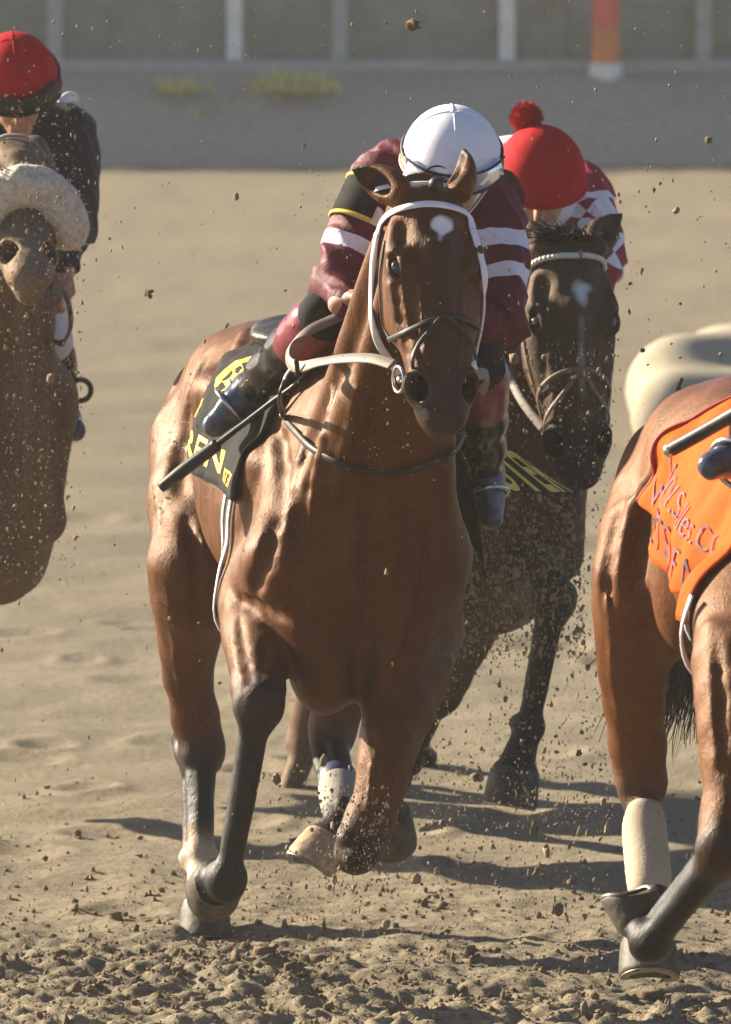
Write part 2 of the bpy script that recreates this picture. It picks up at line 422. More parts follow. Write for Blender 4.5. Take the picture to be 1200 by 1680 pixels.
def dirt_mat(name, base, dark, scale=1.0, far=False):
    m, n, l, b = new_mat(name); g = n.new('ShaderNodeNewGeometry')
    mp = n.new('ShaderNodeMapping'); mp.inputs['Scale'].default_value = (.28, 1.0, 1); l.new(g.outputs['Position'], mp.inputs['Vector'])
    t1 = noise(n, l, .55 * scale, 6, .6, mp.outputs[0]); t2 = noise(n, l, 30 * scale, 7, .7); t3 = noise(n, l, 220 * scale, 3, .6)
    r1 = ramp(n, [(.33, dark), (.62, base)]); l.new(t1.outputs[0], r1.inputs[0])
    r2 = ramp(n, [(.3, (.72,) * 3), (.66, (1.12,) * 3)]); l.new(t2.outputs[0], r2.inputs[0]); r3 = ramp(n, [(.3, (.8,) * 3), (.7, (1.15,) * 3)]); l.new(t3.outputs[0], r3.inputs[0])
    sx = n.new('ShaderNodeSeparateXYZ'); l.new(g.outputs['Position'], sx.inputs[0]); mr = n.new('ShaderNodeMapRange'); mr.inputs[1].default_value = 2.0; mr.inputs[2].default_value = 14.0; l.new(sx.outputs[1], mr.inputs[0])
    mh = n.new('ShaderNodeMath'); mh.operation = 'MULTIPLY'; l.new(mr.outputs[0], mh.inputs[0]); mh.inputs[1].default_value = .75
    far_tone = mixc(n, l, mh.outputs[0], r1.outputs[0], dark) if far else r1.outputs[0]      # colour mixed darker towards the far side
    c = mixc(n, l, 1.0, far_tone, r2.outputs[0], 'MULTIPLY'); c = mixc(n, l, 1.0, c, r3.outputs[0], 'MULTIPLY'); l.new(c, b.inputs['Base Color'])
    b.inputs['Roughness'].default_value = .95; b.inputs['Specular IOR Level'].default_value = .15
    ad = n.new('ShaderNodeMath'); ad.operation = 'MULTIPLY_ADD'; l.new(t3.outputs[0], ad.inputs[0]); ad.inputs[1].default_value = .35; l.new(t2.outputs[0], ad.inputs[2])
    add_bump(n, l, b, ad.outputs[0], .9, .012); return m
M_dirt = dirt_mat('track_dirt', (.315, .262, .178), (.215, .184, .132), far=True)
M_spray = dirt_mat('painted_lit_flying_dirt', (.46, .36, .24), (.36, .28, .18), 3.0)  # paler than the clods: sunlight on the specks put into their colour
M_clod = dirt_mat('dirt_clod', (.31, .235, .15), (.20, .145, .09), 3.0)
me = quad_mesh('track', np.stack([X.ravel(), Y.ravel(), Z.ravel()], 1), Q); tr = link('track', me, M_dirt); tr['kind'] = 'structure'
# loose crumbs of soil lying on the track
ICO_V = None
def ico():
    bm = bmesh.new(); bmesh.ops.create_icosphere(bm, subdivisions=1, radius=1.0); v = np.array([x.co[:] for x in bm.verts]); f = np.array([[q.index for q in p.verts] for p in bm.faces]); bm.free()
    bm = bmesh.new(); bmesh.ops.create_icosphere(bm, subdivisions=2, radius=1.0); v2 = np.array([x.co[:] for x in bm.verts]); f2 = np.array([[q.index for q in p.verts] for p in bm.faces]); bm.free()
    return v, f, v2, f2
IV, IF, IV2, IF2 = ico()
def lumps(name, C, R, mat, big=False, stretch=None):
    bv, bf = (IV2, IF2) if big else (IV, IF); n = len(C); k = len(bv)
    jit = rng.uniform(.35, 1.35, (n, k, 1)); an = rng.uniform(.4, 1.4, (n, 1, 3))
    v = C[:, None, :] + bv[None] * jit * an * R[:, None, None]
    if stretch is not None: v = v + bv[None][..., 2:3] * stretch[:, None, :]
    f = (bf[None] + (np.arange(n) * k)[:, None, None]).reshape(-1, 3)
    me = bpy.data.meshes.new(name); me.from_pydata(v.reshape(-1, 3).tolist(), [], f.tolist()); me.update(); return link(name, me, mat, None, True)
n = 15000; cy = -.35 + rng.gamma(1.1, .9, n); cx = rng.uniform(-1.5, 2.0, n); m = cy < 9; cx, cy = cx[m], cy[m]
k = 1500; cx = np.concatenate([cx, rng.normal(-.42, .22, k)]); cy = np.concatenate([cy, rng.normal(.55, .22, k)])
R = .0022 * np.exp(rng.normal(0, .75, len(cx))) * (1 + .0 * np.clip(cy, 0, 6)); C = np.stack([cx, cy, gheight(cx, cy) + R * .3], 1)
lo = lumps('soil_crumbs', C, R, M_clod); tag(lo, 'loose crumbs of brown soil scattered over the track', 'soil', None, 'stuff')
# ------------------------------------------------------------------ far side of the track: bank, fence, marker
M_bank = dirt_mat('bank_soil', (.46, .415, .335), (.25, .23, .19), .6)
bx = np.linspace(-40, 40, 260); prof = [(36.4, -.05), (36.9, .06), (37.25, .26), (37.6, .46), (37.9, .60), (38.6, .64), (44, .66), (60, .7)]
V_ = []; 
for i, (yy, zz) in enumerate(prof): V_.append(np.stack([bx, yy + .25 * (vnoise(bx, bx * 0 + i, .8, 30 + i) - .5) * (i < 6), zz + .06 * (vnoise(bx, bx * 0 + i, 1.7, 50 + i) - .5) * (0 < i < 6)], 1))
V_ = np.concatenate(V_); nb = len(bx); Q = np.array([(r * nb + i, r * nb + i + 1, (r + 1) * nb + i + 1, (r + 1) * nb + i) for r in range(len(prof) - 1) for i in range(nb - 1)])
me = quad_mesh('bank', V_, Q); bk = link('bank', me, M_bank); bk['kind'] = 'structure'
fn = thing('fence', (0, 38.5, .62), 'tall fence of pale posts and grey green windscreen on the far bank', 'fence')
M_post = plain('pale_post', (.85, .83, .72), .7, .15, 12, .2, .002); M_post2 = plain('grey_post', (.38, .40, .36), .7, .15, 12, .2, .002)
def screen_mat():
    m, n, l, b = new_mat('windscreen_mesh'); t = noise(n, l, 3.0, 7, .7); r = ramp(n, [(.35, (.18, .20, .16)), (.65, (.29, .315, .255))]); l.new(t.outputs[0], r.inputs[0]); l.new(r.outputs[0], b.inputs['Base Color'])
    b.inputs['Roughness'].default_value = .9; t2 = noise(n, l, 90, 3); add_bump(n, l, b, t2.outputs[0], .5, .01); return m
M_screen = screen_mat()
def box(name, c, s, mat, parent, bev=.0):
    bm = bmesh.new(); bmesh.ops.create_cube(bm, size=1.0)
    for q in bm.verts: q.co = Vector((q.co.x * s[0] + c[0], q.co.y * s[1] + c[1], q.co.z * s[2] + c[2]))
    if bev: bmesh.ops.bevel(bm, geom=bm.edges[:], offset=bev, segments=2, affect='EDGES')
    me = bpy.data.meshes.new(name); bm.to_mesh(me); bm.free(); return link(name, me, mat, parent, False)
px2x = lambda px, Y: at(px, 100, Y)[0]
pxs = [(600 + k * 215, abs(k) % 2) for k in range(-34, -9)] + [(-1260, 0), (-1080, 1), (-790, 0), (-560, 1), (-330, 0), (-120, 1), (90, 1), (385, 0), (558, 1), (832, 0), (930, 2), (1155, 1), (1400, 0), (1590, 1), (1850, 0), (2080, 1), (2300, 0)] + [(600 + k * 215, k % 2) for k in range(9, 34)]
for px, kd in pxs:
    w = (.115, .115, .08)[kd]; box('post', (px2x(px, 38.4), 38.4 if kd < 2 else 38.75, .60 + .72), (w, w, 1.44), (M_post, M_post2, M_post2)[kd], fn, .012)
for (a, b) in zip(pxs[:-1], pxs[1:]):
    xa, xb = px2x(a[0], 38.6), px2x(b[0], 38.6); nq = 10; v = []; f = []
    for i in range(nq + 1):
        for j in range(9):
            t = i / nq; v.append((xa + (xb - xa) * t, 38.62 + .12 * t * (1 - t) * math.sin(t * 9 + j), .35 + j * .205))
    for i in range(nq):
        for j in range(8): f.append((i * 9 + j, (i + 1) * 9 + j, (i + 1) * 9 + j + 1, i * 9 + j + 1))
    solid(pymesh('windscreen', v, f, M_screen, fn), .01)
box('rail', (0, 38.45, 2.02), (66, .08, .08), M_post2, fn, .01); box('bottom_rail', (0, 38.3, .66), (66, .10, .10), M_post2, fn, .02)
mk = thing('marker_post', (px2x(993, 38.0), 38.0, .6), 'red and orange marker post with white foot in front of the far fence', 'post')
mx = px2x(994, 38.0); M_redp = plain('red_paint', (.80, .09, .06), .6, .2, 10, .1, .002); M_orp = plain('orange_paint', (.75, .20, .05), .6, .2, 10, .1, .002)
def cyl(name, c, r0, r1, z0, z1, mat, parent, n=18):
    v = [(c[0] + r * math.cos(2 * math.pi * i / n), c[1] + r * math.sin(2 * math.pi * i / n), z) for r, z in ((r0, z0), (r1, z1)) for i in range(n)]
    f = [(i, (i + 1) % n, n + (i + 1) % n, n + i) for i in range(n)] + [tuple(range(n))[::-1], tuple(range(n, 2 * n))]; return pymesh(name, v, f, mat, parent, False)
cyl('foot', (mx, 38.0), .125, .12, .56, .70, M_post, mk); cyl('lower_band', (mx, 38.0), .105, .10, .70, .96, M_orp, mk); cyl('upper_band', (mx, 38.0), .10, .09, .96, 2.1, M_redp, mk)
# weeds on the bank
M_weed = plain('dry_weed', (.58, .58, .22), .8, .3, 30, 0)
for i, (px, py, w, hgt, lab) in enumerate(((293, 150, .16, .13, 'small yellow green weed on the far bank left of the pale post'), (452, 132, .14, .20, 'tall yellow green weed on the far bank right of the pale post'), (515, 140, .14, .17, 'bushy weed on the far bank beside the grey post'), (350, 178, .30, .10, 'low trailing weed spreading down the far bank'))):
    c = at(px, py, 37.6); c[2] = .56 if i < 3 else .40; rt = thing('weed', c, lab, 'plant', 'weeds on the far bank'); S = []
    for _ in range(120):
        b = c + V3(rng.normal() * w * .6, rng.normal() * .1, -.05); d = unit(V3(rng.normal() * .5, rng.normal() * .5, 1)); L = hgt * rng.uniform(.4, 1.1); S.append([b, b + d * L * .5, b + d * L + V3(rng.normal() * .05, 0, -.02)])
    hair_mesh('leaves', S, M_weed, rt, .014)
    hair_mesh('stems', [[c + V3(0, 0, -.1), c + V3(.01, 0, hgt * .4), c + V3(.0, 0, hgt * .9)], [c + V3(.03, 0, -.1), c + V3(.06, 0, hgt * .3), c + V3(.1, 0, hgt * .8)]], M_weed, rt, .008)
# cream rounded barrier lying on the track
M_cream = plain('cream_barrier', (.37, .33, .25), .95, .15, 3, .3, .01, spec=.08, dirt=.6)
c0 = at(1030, 735, 14.6); c0[2] = 0.0
bp = []
P_ = [(c0 + V3(.16 + .30 * t, .16 + .95 * t, 0)) for t in np.linspace(0, 8, 20)]
cr = sdf_part('barrier', [cone(c0 + V3(.26, .55, .20), c0 + V3(4.2, 3.0, .22), .25, .25, .05), cone(c0 + V3(.22, .20, .12), c0 + V3(4.2, 1.2, .12), .20, .20, .16), cone(c0 + V3(.45, .95, .20), c0 + V3(4.2, 3.6, .22), .25, .25, .16)], .03, M_cream, None, disp=lambda x, y, z: .010 * wob(x, y, z, 9, 4))[0]
tag(cr, 'cream rounded low barrier lying on the track behind the horses at right', 'barrier')

# ------------------------------------------------------------------ dirt thrown up by the hooves
def spray(n, px, py, Yr, rr, seed):
    r = np.random.default_rng(seed); C = []; 
    for _ in range(n): C.append(at(px[0] + (px[1] - px[0]) * r.random(), py[0] + (py[1] - py[0]) * r.random(), r.uniform(*Yr)))
    return np.array(C), rr[0] * np.exp(r.normal(0, rr[1], n))
cl, rl = [], []
for (n, px, py, Yr, rr) in ((3200, (650, 1020), (560, 1360), (.9, 1.85), (.0019, .5)), (2200, (740, 960), (800, 1080), (1.2, 1.85), (.0023, .5)), (2400, (-150, 140), (150, 960), (.9, 1.85), (.0016, .5)), (420, (0, 1200), (0, 420), (-.5, 2.5), (.0018, .5)),
                            (700, (0, 1200), (400, 1560), (-.4, 2.0), (.0018, .6)), (2200, (380, 1000), (1250, 1640), (-.2, 1.6), (.0017, .6)), (500, (520, 640), (1290, 1460), (-.35, -.1), (.0018, .5)), (300, (560, 900), (380, 800), (-.9, .2), (.0016, .4))):
    a, b = spray(n, px, py, Yr, rr, n); cl.append(a); rl.append(b)
cl = np.concatenate(cl); rl = np.concatenate(rl); keep = cl[:, 2] > .02
sp = lumps('flying_dirt', cl[keep], rl[keep], M_spray, stretch=np.stack([0 * rl[keep], 0 * rl[keep], rl[keep] * .5], 1)); tag(sp, 'fine dirt thrown into the air by the hooves', 'dirt', None, 'stuff')
# larger clods, one by one
CL = [((244, 482), 10, .9, 'large dark clod of dirt in the air left of the maroon jockey'), ((678, 40), 12, .6, 'pale clod of dirt in the air before the far fence above the white helmet'), ((1163, 230), 11, .8, 'clod of dirt in the air before the far bank at right'),
      ((877, 1362), 11, .1, 'dark clod of dirt in the air under the raised hoof of the dark horse'), ((935, 1447), 10, .2, 'dark clod of dirt in the air just left of the hind bandaged leg')]
for (p, r, Yc, lab) in CL:
    c = at(p[0], p[1], Yc); s = 12420 / (18 + Yc); o = lumps('dirt_clod', np.array([c]), np.array([r / s]), M_clod, True); tag(o, lab, 'dirt clod', 'flying clods of dirt')
ZN = [((900, 1000), (1180, 1500), 46, 'clod in the air left of the bandaged leg'), ((640, 900), (1260, 1500), 34, 'clod in the air right of the leading horse legs'),
      ((1090, 1150), (1180, 1450), 16, 'clod between the legs of the right horse'), ((640, 800), (1560, 1640), 26, 'clod flying over the soil at the bottom'), ((60, 300), (1380, 1600), 26, 'clod flying left of the lowest hoof'),
      ((1010, 1190), (300, 600), 18, 'clod in the air above the cream barrier')]
for (px, py, n, lab) in ZN:
    for _ in range(n):
        Yc = rng.uniform(-.1, .9); qx, qy = rng.uniform(*px), rng.uniform(*py); c = at(qx, qy, Yc)
        if c[2] < .03: continue
        r_ = .0042 * math.exp(rng.normal(0, .5)); ty = (qy - py[0]) / (py[1] - py[0]); tx = (qx - px[0]) / (px[1] - px[0])
        size = 'tiny' if r_ < .0032 else 'small' if r_ < .0055 else 'larger'; spot = ('high' if ty < .33 else 'mid height' if ty < .67 else 'low') + (' on the left' if tx < .33 else ' in the middle' if tx < .67 else ' on the right')
        o = lumps('dirt_clod', np.array([c]), np.array([r_]), M_clod, True); tag(o, size + ' ' + lab + ', ' + spot, 'dirt clod', 'flying clods of dirt')

# ------------------------------------------------------------------ dust in the air
hz = box('haze', (0, 420, 1.9), (1100, 990, 5.8), None, None); hz['kind'] = 'stuff'; hz['label'] = 'pale dust hanging in the air over the track'; hz['category'] = 'dust'
hm = bpy.data.materials.new('dust_haze'); hm.use_nodes = True; hn = hm.node_tree.nodes; hn.remove(hn['Principled BSDF'])
pv = hn.new('ShaderNodeVolumePrincipled'); pv.inputs['Color'].default_value = (.98, .93, .84, 1); pv.inputs['Density'].default_value = .0010; pv.inputs['Anisotropy'].default_value = .2
hm.node_tree.links.new(pv.outputs[0], hn['Material Output'].inputs['Volume']); hz.data.materials.append(hm)
# ------------------------------------------------------------------ horses
BLACKPT = (0.010, 0.009, 0.009)
class Horse:
    """collects the body of one horse as smooth primitives in world space"""
    def __init__(s, R, F, coat, dark, points=BLACKPT, scale=1.0):
        s.R = V3(*R); s.F = V3(*F); s.U = unit(s.F - s.R); s.V = orth(np.cross(V3(0, 0, 1), s.U), s.U); s.W = np.cross(s.U, s.V)
        s.coat, s.dark, s.pt, s.sc = coat, dark, points, scale; s.pr = []; s.hooves = []; s.paints = []; s.fr = np.array([s.U, s.V, s.W])
    def T(s, a, v, w): return s.R + s.U * a + s.V * v + s.W * w
    def torso(s):
        st = [(-0.02, .06, .08, .10), (.05, .15, .17, .20), (.18, .195, .25, .26), (.38, .215, .31, .28), (.58, .225, .33, .26), (.8, .235, .31, .27), (1.05, .280, .31, .34),
              (1.3, .25, .335, .385), (1.5, .19, .385, .40), (1.68, .17, .36, .40), (1.82, .155, .24, .36), (1.92, .115, .10, .26), (1.97, .05, .02, .12)]
        s.pr.append(loft(s.R, s.U, s.V, s.W, st, 0.06, s.coat))
        T, c = s.T, s.coat
        for e in (-1, 1):
            s.pr += [cone(T(1.50, e * .065, .27), T(1.82, e * .165, -.10), .07, .09, .05, c),
                     ell(T(1.50, e * .165, -.06), (.22, .10, .19), s.fr, .06, c),
                     ell(T(1.84, e * .10, -.16), (.12, .115, .19), s.fr, .05, c),
                     ell(T(1.80, e * .075, -.36), (.13, .085, .12), s.fr, .06, c),
                     ell(T(.45, e * .095, .05), (.34, .135, .235), s.fr, .03, c),
                     ell(T(.70, e * .185, .165), (.075, .045, .05), s.fr, .05, c),
                     ell(T(.15, e * .130, -.10), (.15, .105, .28), s.fr, .022, c),
                     ell(T(.40, e * .160, -.12), (.17, .11, .22), s.fr, .025, c), ell(T(.58, e * .150, -.13), (.13, .085, .16), s.fr, .03, c), ell(T(1.87, e * .185, -.07), (.06, .06, .075), s.fr, .04, c), cone(T(1.62, e * .19, .10), T(1.50, e * .21, -.25), .055, .06, .03, c), cone(T(1.56, e * .12, .26), T(1.80, e * .185, -.05), .035, .05, .022, c)]
            s.pr.append(ell(T(.80, e * .36, .06), (.10, .12, .13), s.fr, .09, None, True))
            s.pr.append(cone(T(.30, e * .275, .12), T(.26, e * .27, -.30), .012, .012, .05, None, True))
            s.pr.append(cone(T(1.66, e * .275, .16), T(1.70, e * .285, -.16), .012, .012, .05, None, True))
        s.pr.append(cone(T(2.0, 0, -.02), T(1.965, 0, -.44), .016, .020, .035, None, True))
        for e in (-1, 1): s.pr.append(cone(T(1.985, e * .135, .06), T(1.955, e * .155, -.34), .010, .014, .03, None, True))
        s.pr.append(cone(T(.0, 0, .2), T(-.06, 0, .1), .035, .03, .03, s.pt))
    def neck(s, base, top, st, back):
        U = unit(top - base); W = orth(back, U); Vv = np.cross(W, U)
        L = np.linalg.norm(top - base)
        rows = [(a * L, b, c, d) for a, b, c, d in st]
        s.pr.append(loft(base, U, Vv, W, rows, 0.10, s.coat))
        s.crest = [base + U * (a * L) + W * (c * 0.97) for a, b, c, d in st]; s.neckV = Vv
        for e in (-1, 1):      # jugular groove and throat muscles
            s.pr.append(cone(base + U * L * .30 + Vv * e * .085 - W * .17, base + U * L * .9 + Vv * e * .050 - W * .105, .05, .034, .018, s.coat))
            s.pr.append(cone(base + U * L * .15 + Vv * e * .135 - W * .05, base + U * L * .92 + Vv * e * .075 - W * .02, .06, .035, .016, s.coat))
            s.pr.append(cone(base + U * L * .08 + Vv * e * .15 - W * .18, base + U * L * .5 + Vv * e * .085 - W * .15, .07, .05, .05, s.coat))
    def head(s, poll, muz, lat, k=1.0, ears=((-.95, .25, .55), (.2, -.1, 1.0)), nosecol=None, star=None, flare=1.0):
        L = np.linalg.norm(muz - poll); q = L / 0.60
        U = unit(muz - poll); Vv = orth(lat, U); W = np.cross(U, Vv)
        if np.dot(W, V3(0, -1, 0)) < 0: W = -W
        s.hU, s.hV, s.hW, s.hP, s.hq = U, Vv, W, poll, q
        H = lambda u, v, w: poll + (U * u + Vv * v * k + W * w) * q
        s.H = H; fr = np.array([U, Vv, W]); c = s.coat; dk = s.dark; nc = nosecol or dk
        st = np.array([(-.03, .04, .03, .05), (.02, .075, .065, .09), (.08, .096, .088, .11), (.14, .104, .094, .125), (.20, .102, .09, .13), (.28, .098, .078, .12),
              (.36, .089, .068, .095), (.44, .074, .06, .075), (.50, .066, .054, .062), (.56, .053, .045, .052), (.595, .038, .03, .04), (.61, .02, .008, .015)])
        st = st * q; st[:, 1] *= k
        s.pr.append(loft(poll, U, Vv, W, st, 0.035, c, 2.5))
        P = s.pr.append; r = q
        P(ell(H(.545, 0, .012), (.065 * r, .064 * r, .052 * r), fr, .03, nc)); P(ell(H(.585, 0, .02), (.035 * r, .047 * r, .032 * r), fr, .02, nc))
        P(ell(H(.585, 0, -.035), (.035 * r, .034 * r, .026 * r), fr, .012, nc)); P(ell(H(.555, 0, -.052), (.03 * r, .03 * r, .022 * r), fr, .015, nc))
        P(cone(H(.16, 0, .083), H(.47, 0, .04), .028 * r, .024 * r, .04, c))
        for e in (-1, 1):
            P(ell(H(.215, e * .068, -.06), (.15 * r, .043 * r, .105 * r), fr, .03, c))
            P(cone(H(.235, e * .095, .018), H(.37, e * .076, .004), .016 * r, .011 * r, .025, c))
            P(cone(H(.40, e * .05, .028), H(.49, e * .05, .028), .02 * r, .022 * r, .03, c))
            P(ell(H(.170, e * .090, .030), (.042 * r, .024 * r, .034 * r), fr, .022, c))              # brow
            P(cone(H(.09, e * .085, .03), H(.16, e * .10, .05), .018 * r, .016 * r, .025, c))
            P(ell(H(.105, e * .085, .075), (.03 * r, .018 * r, .02 * r), fr, .03, None, True))            # hollow above the eye
            ec = H(.200, e * .088, .047); s.eyes = getattr(s, 'eyes', []) + [(ec, .0265 * r, e)]
            lidn = unit(Vv * e * .70 + W * .72); a1 = orth(U * .80 + W * .30, lidn); a2 = np.cross(lidn, a1)
            if np.dot(a2, U) > 0: a2 = -a2
            P(ell(ec - lidn * .004 * r, (.033 * r, .026 * r, .024 * r), np.array([a1, a2, lidn]), .016, c))
            P(ell(ec + lidn * .022 * r, (.031 * r, .0205 * r, .018 * r), np.array([a1, a2, lidn]), .006, None, True))
            for phi, rr in ((.72, .0052), (-.72, .0042)):
                arc = [(ec + .0285 * r * (a1 * math.cos(t) * 1.12 + math.sin(t) * (lidn * math.cos(phi) + a2 * math.sin(phi))), rr * r) for t in np.linspace(.12, math.pi - .12, 8)]
                s.pr += tube(arc, .007, tuple(.5 * x + .5 * y for x, y in zip(c, dk)))
            s.pr += tube([(ec + (a2 * .031 + a1 * x + lidn * (.010 - abs(x) * .25)) * r, .006 * r) for x in (-.03, -.012, .012, .03)], .016, c)
            # nostril: rim, then the opening
            nn = unit(Vv * e * .62 + W * .72 + U * .12); b1 = orth(U * 1.0 - Vv * e * .25, nn); b2 = np.cross(nn, b1)
            nce = H(.505, e * .053 * flare, .030)
            P(ell(nce - nn * .012 * r, (.046 * r, .036 * r, .030 * r), np.array([b1, b2, nn]), .020, nc))
            ring = [(nce + (b1 * math.cos(t) * .040 + b2 * math.sin(t) * .033 + nn * (.006 - .012 * math.cos(t))) * r, (.0080 + .0025 * math.cos(t + .6)) * r) for t in np.linspace(0, 2 * math.pi, 11)]
            s.pr += tube(ring, .007, nc)
            P(ell(nce - nn * .006 * r, (.037 * r, .0285 * r, .052 * r), np.array([b1, b2, nn]), .008, None, True))
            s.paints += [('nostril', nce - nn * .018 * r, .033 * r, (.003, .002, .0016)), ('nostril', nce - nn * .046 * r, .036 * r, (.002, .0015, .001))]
            P(cone(H(.56, e * .052, -.022), H(.585, e * .036, -.012), .005, .005, .008, None, True))
        P(cone(H(.594, -.03, -.012), H(.594, .03, -.012), .004, .004, .008, None, True))
        for e, ear in zip((-1, 1), ears):
            b = H(.0, e * .068, .03); d = unit(Vv * ear[0] + W * -ear[1] + (-U) * ear[2]); n = orth(ear[3] if len(ear) > 3 else W, d); sd = np.cross(d, n)
            n = np.asarray(n)
            EL = .135
            for t in np.linspace(0, 1, 13):
                wd = np.interp(t, [0, .3, .55, .8, .93, 1], [.034, .043, .041, .026, .013, .005]); th = np.interp(t, [0, .4, .8, 1], [.030, .024, .013, .005])
                P(ell(b + (d * t * EL - n * .010 * math.sin(t * 3.14) - n * .0) * r, (.016 * r, wd * r, th * r), np.array([d, sd, n]), .014, c if t < .8 else dk))
            P(ell(b + (d * .56 * EL + n * .017) * r, (.058 * r, .027 * r, .027 * r), np.array([d, sd, n]), .008, None, True))
            s.paints.append(('ear', b + d * .066 * r + n * .002, .022, tuple(.55 * x for x in dk)))
    def foreleg(s, shoulder, elbow, fore, knee, fet, side, hoof=None, cols=None, sock=None, s_=1.0):
        c, p = s.coat, s.pt; V_ = s.V
        cu, ck, cc = cols or (c, p, p)
        s.pr += [cone(shoulder, elbow, .105, .10, .07, c)]
        s.pr += tube([(elbow, .098)] + [(a, b) for a, b in fore] + [(knee, .053)], .03, cu)
        ax1 = unit(knee - fore[-1][0]); ax2 = unit(fet - knee)
        lt = orth(s.V, ax1); fd = np.cross(lt, ax1); fd = fd if fd[1] < 0 else -fd
        g0 = fore[0][0]; g1 = fore[-1][0]; r0 = fore[0][1]
        for (a_, b_, c_) in ((.55, .55, .5), (-.6, .5, .48), (.0, .75, .42)):
            s.pr.append(cone(elbow * .35 + g0 * .65 + lt * r0 * a_ + fd * r0 * b_, knee - ax1 * .07 + lt * .022 * np.sign(a_) + fd * .022, r0 * c_, .020, .007, cu))
        bis = unit(ax1 - ax2) if np.dot(ax1, ax2) < .98 else V3(0, -1, 0)
        fwd = orth(V3(math.sin(.18), -1, 0) + bis * 1.2, ax2); lat = np.cross(ax2, fwd)
        kf = np.array([ax2, lat, fwd])
        s.pr += [cone(knee - ax1 * .08, knee, .050, .048, .03, ck), ell(knee + fwd * .004, (.080, .050, .046), kf, .02, ck), ell(knee - ax2 * .030 + fwd * .022, (.034, .045, .026), kf, .010, ck), ell(knee + ax2 * .034 + fwd * .020, (.032, .040, .024), kf, .010, ck),
                 ell(knee - ax2 * .01 + lat * .044, (.040, .016, .030), kf, .012, ck), ell(knee - ax2 * .01 - lat * .044, (.040, .016, .030), kf, .012, ck), ell(knee - ax2 * .015 - fwd * .048, (.034, .020, .022), kf, .016, ck)]
        s.pr += [cone(knee + ax2 * .03 + fwd * .004, fet + fwd * .004, .036, .030, .016, cc), cone(knee + ax2 * .04 - fwd * .042, fet - fwd * .038, .022, .023, .005, cc)]
        for e in (-1, 1):
            s.pr += [cone(knee + ax2 * .05 - fwd * .016 + lat * .022 * e, fet - ax2 * .07 - fwd * .014 + lat * .020 * e, .014, .011, .004, cc), ell(fet - fwd * .022 + lat * .028 * e, (.026, .022, .022), kf, .008, sock or cc)]
        fc = sock or cc
        s.pr += [ell(fet + fwd * .004, (.048, .046, .042), kf, .014, fc), ell(fet - fwd * .040 + ax2 * .012, (.028, .024, .020), kf, .012, fc)]
        if hoof is not None:
            cor, dn, toe, hs, hc = hoof
            s.pr += [cone(fet, cor, .034, .042 * hs, .014, fc), ell(cor, (.018, .052 * hs, .052 * hs), np.array([unit(dn), np.cross(unit(dn), orth(toe, unit(dn))), orth(toe, unit(dn))]), .012, fc)]
            s.hooves.append(hoof)
    def hindleg(s, hip, stifle, gask, hock, fet, point, hoof=None, cols=None, sock=None):
        c, p = s.coat, s.pt; cu, ck, cc = cols or (c, p, p)
        s.pr += tube([(hip, .165), (stifle, .115)] + list(gask) + [(hock, .054)], .04, cu)
        ax2 = unit(fet - hock); fwd = orth(hock - point, ax2); lat = np.cross(ax2, fwd)
        s.pr += [ell(hock, (.075, .052, .055), np.array([ax2, lat, fwd]), .025, ck), tube([(point, .024), (hock + ax2 * .05 - fwd * .035, .03)], .02, ck)[0],
                 tube([(point, .024), (hock + ax2 * .05 - fwd * .035, .03)], .02, ck)[1]]
        g = gask[0][0]
        s.pr += [cone(point, g - fwd * .05, .018, .03, .022, ck)]
        kf = np.array([ax2, lat, fwd]); s.cannons = getattr(s, 'cannons', []) + [(hock, fet, fwd)]
        for e in (-1, 1): s.pr += [ell(hock + lat * .042 * e + ax2 * .01, (.045, .018, .030), kf, .012, ck), cone(hock + ax2 * .05 - fwd * .016 + lat * .022 * e, fet - ax2 * .06 - fwd * .014 + lat * .018 * e, .014, .011, .004, cc), ell(fet - fwd * .022 + lat * .028 * e, (.026, .022, .022), kf, .008, sock or cc)]
        s.pr += [cone(hock + ax2 * .04, fet, .037, .031, .016, cc), cone(hock + ax2 * .05 - fwd * .044, fet - fwd * .038, .022, .022, .005, cc)]
        fc = sock or cc
        s.pr += [ell(fet, (.048, .046, .042), kf, .014, fc), ell(fet - fwd * .038, (.030, .026, .022), kf, .012, fc)]
        if hoof is not None:
            cor, dn, toe, hs, hc = hoof; dn = unit(dn); toe = orth(toe, dn)
            s.pr += [cone(fet, cor, .034, .042 * hs, .014, fc), ell(cor, (.018, .052 * hs, .052 * hs), np.array([dn, np.cross(dn, toe), toe]), .012, fc)]
            s.hooves.append(hoof)
    def finish(s, name, label, base, mat, h=0.009, fine=(None, None, None), post=None, eye_mat=None, hoof_mats=None, shoe_mat=None):
        root = thing(name, (*base, 0), label, 'horse')
        sy = np.random.default_rng(3)
        def disp(x, y, z): return 0.0014 * wob(x, y, z, 45, 11) + 0.0025 * wob(x, y, z, 18, 5) + .0032 * np.abs(wob(x, y, z * .45, 70, 31, 5)) - .001
        def pst(v, C):
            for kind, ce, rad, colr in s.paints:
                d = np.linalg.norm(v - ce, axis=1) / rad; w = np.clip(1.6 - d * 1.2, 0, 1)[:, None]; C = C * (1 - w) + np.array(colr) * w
            if post is not None: C = post(v, C)
            return C
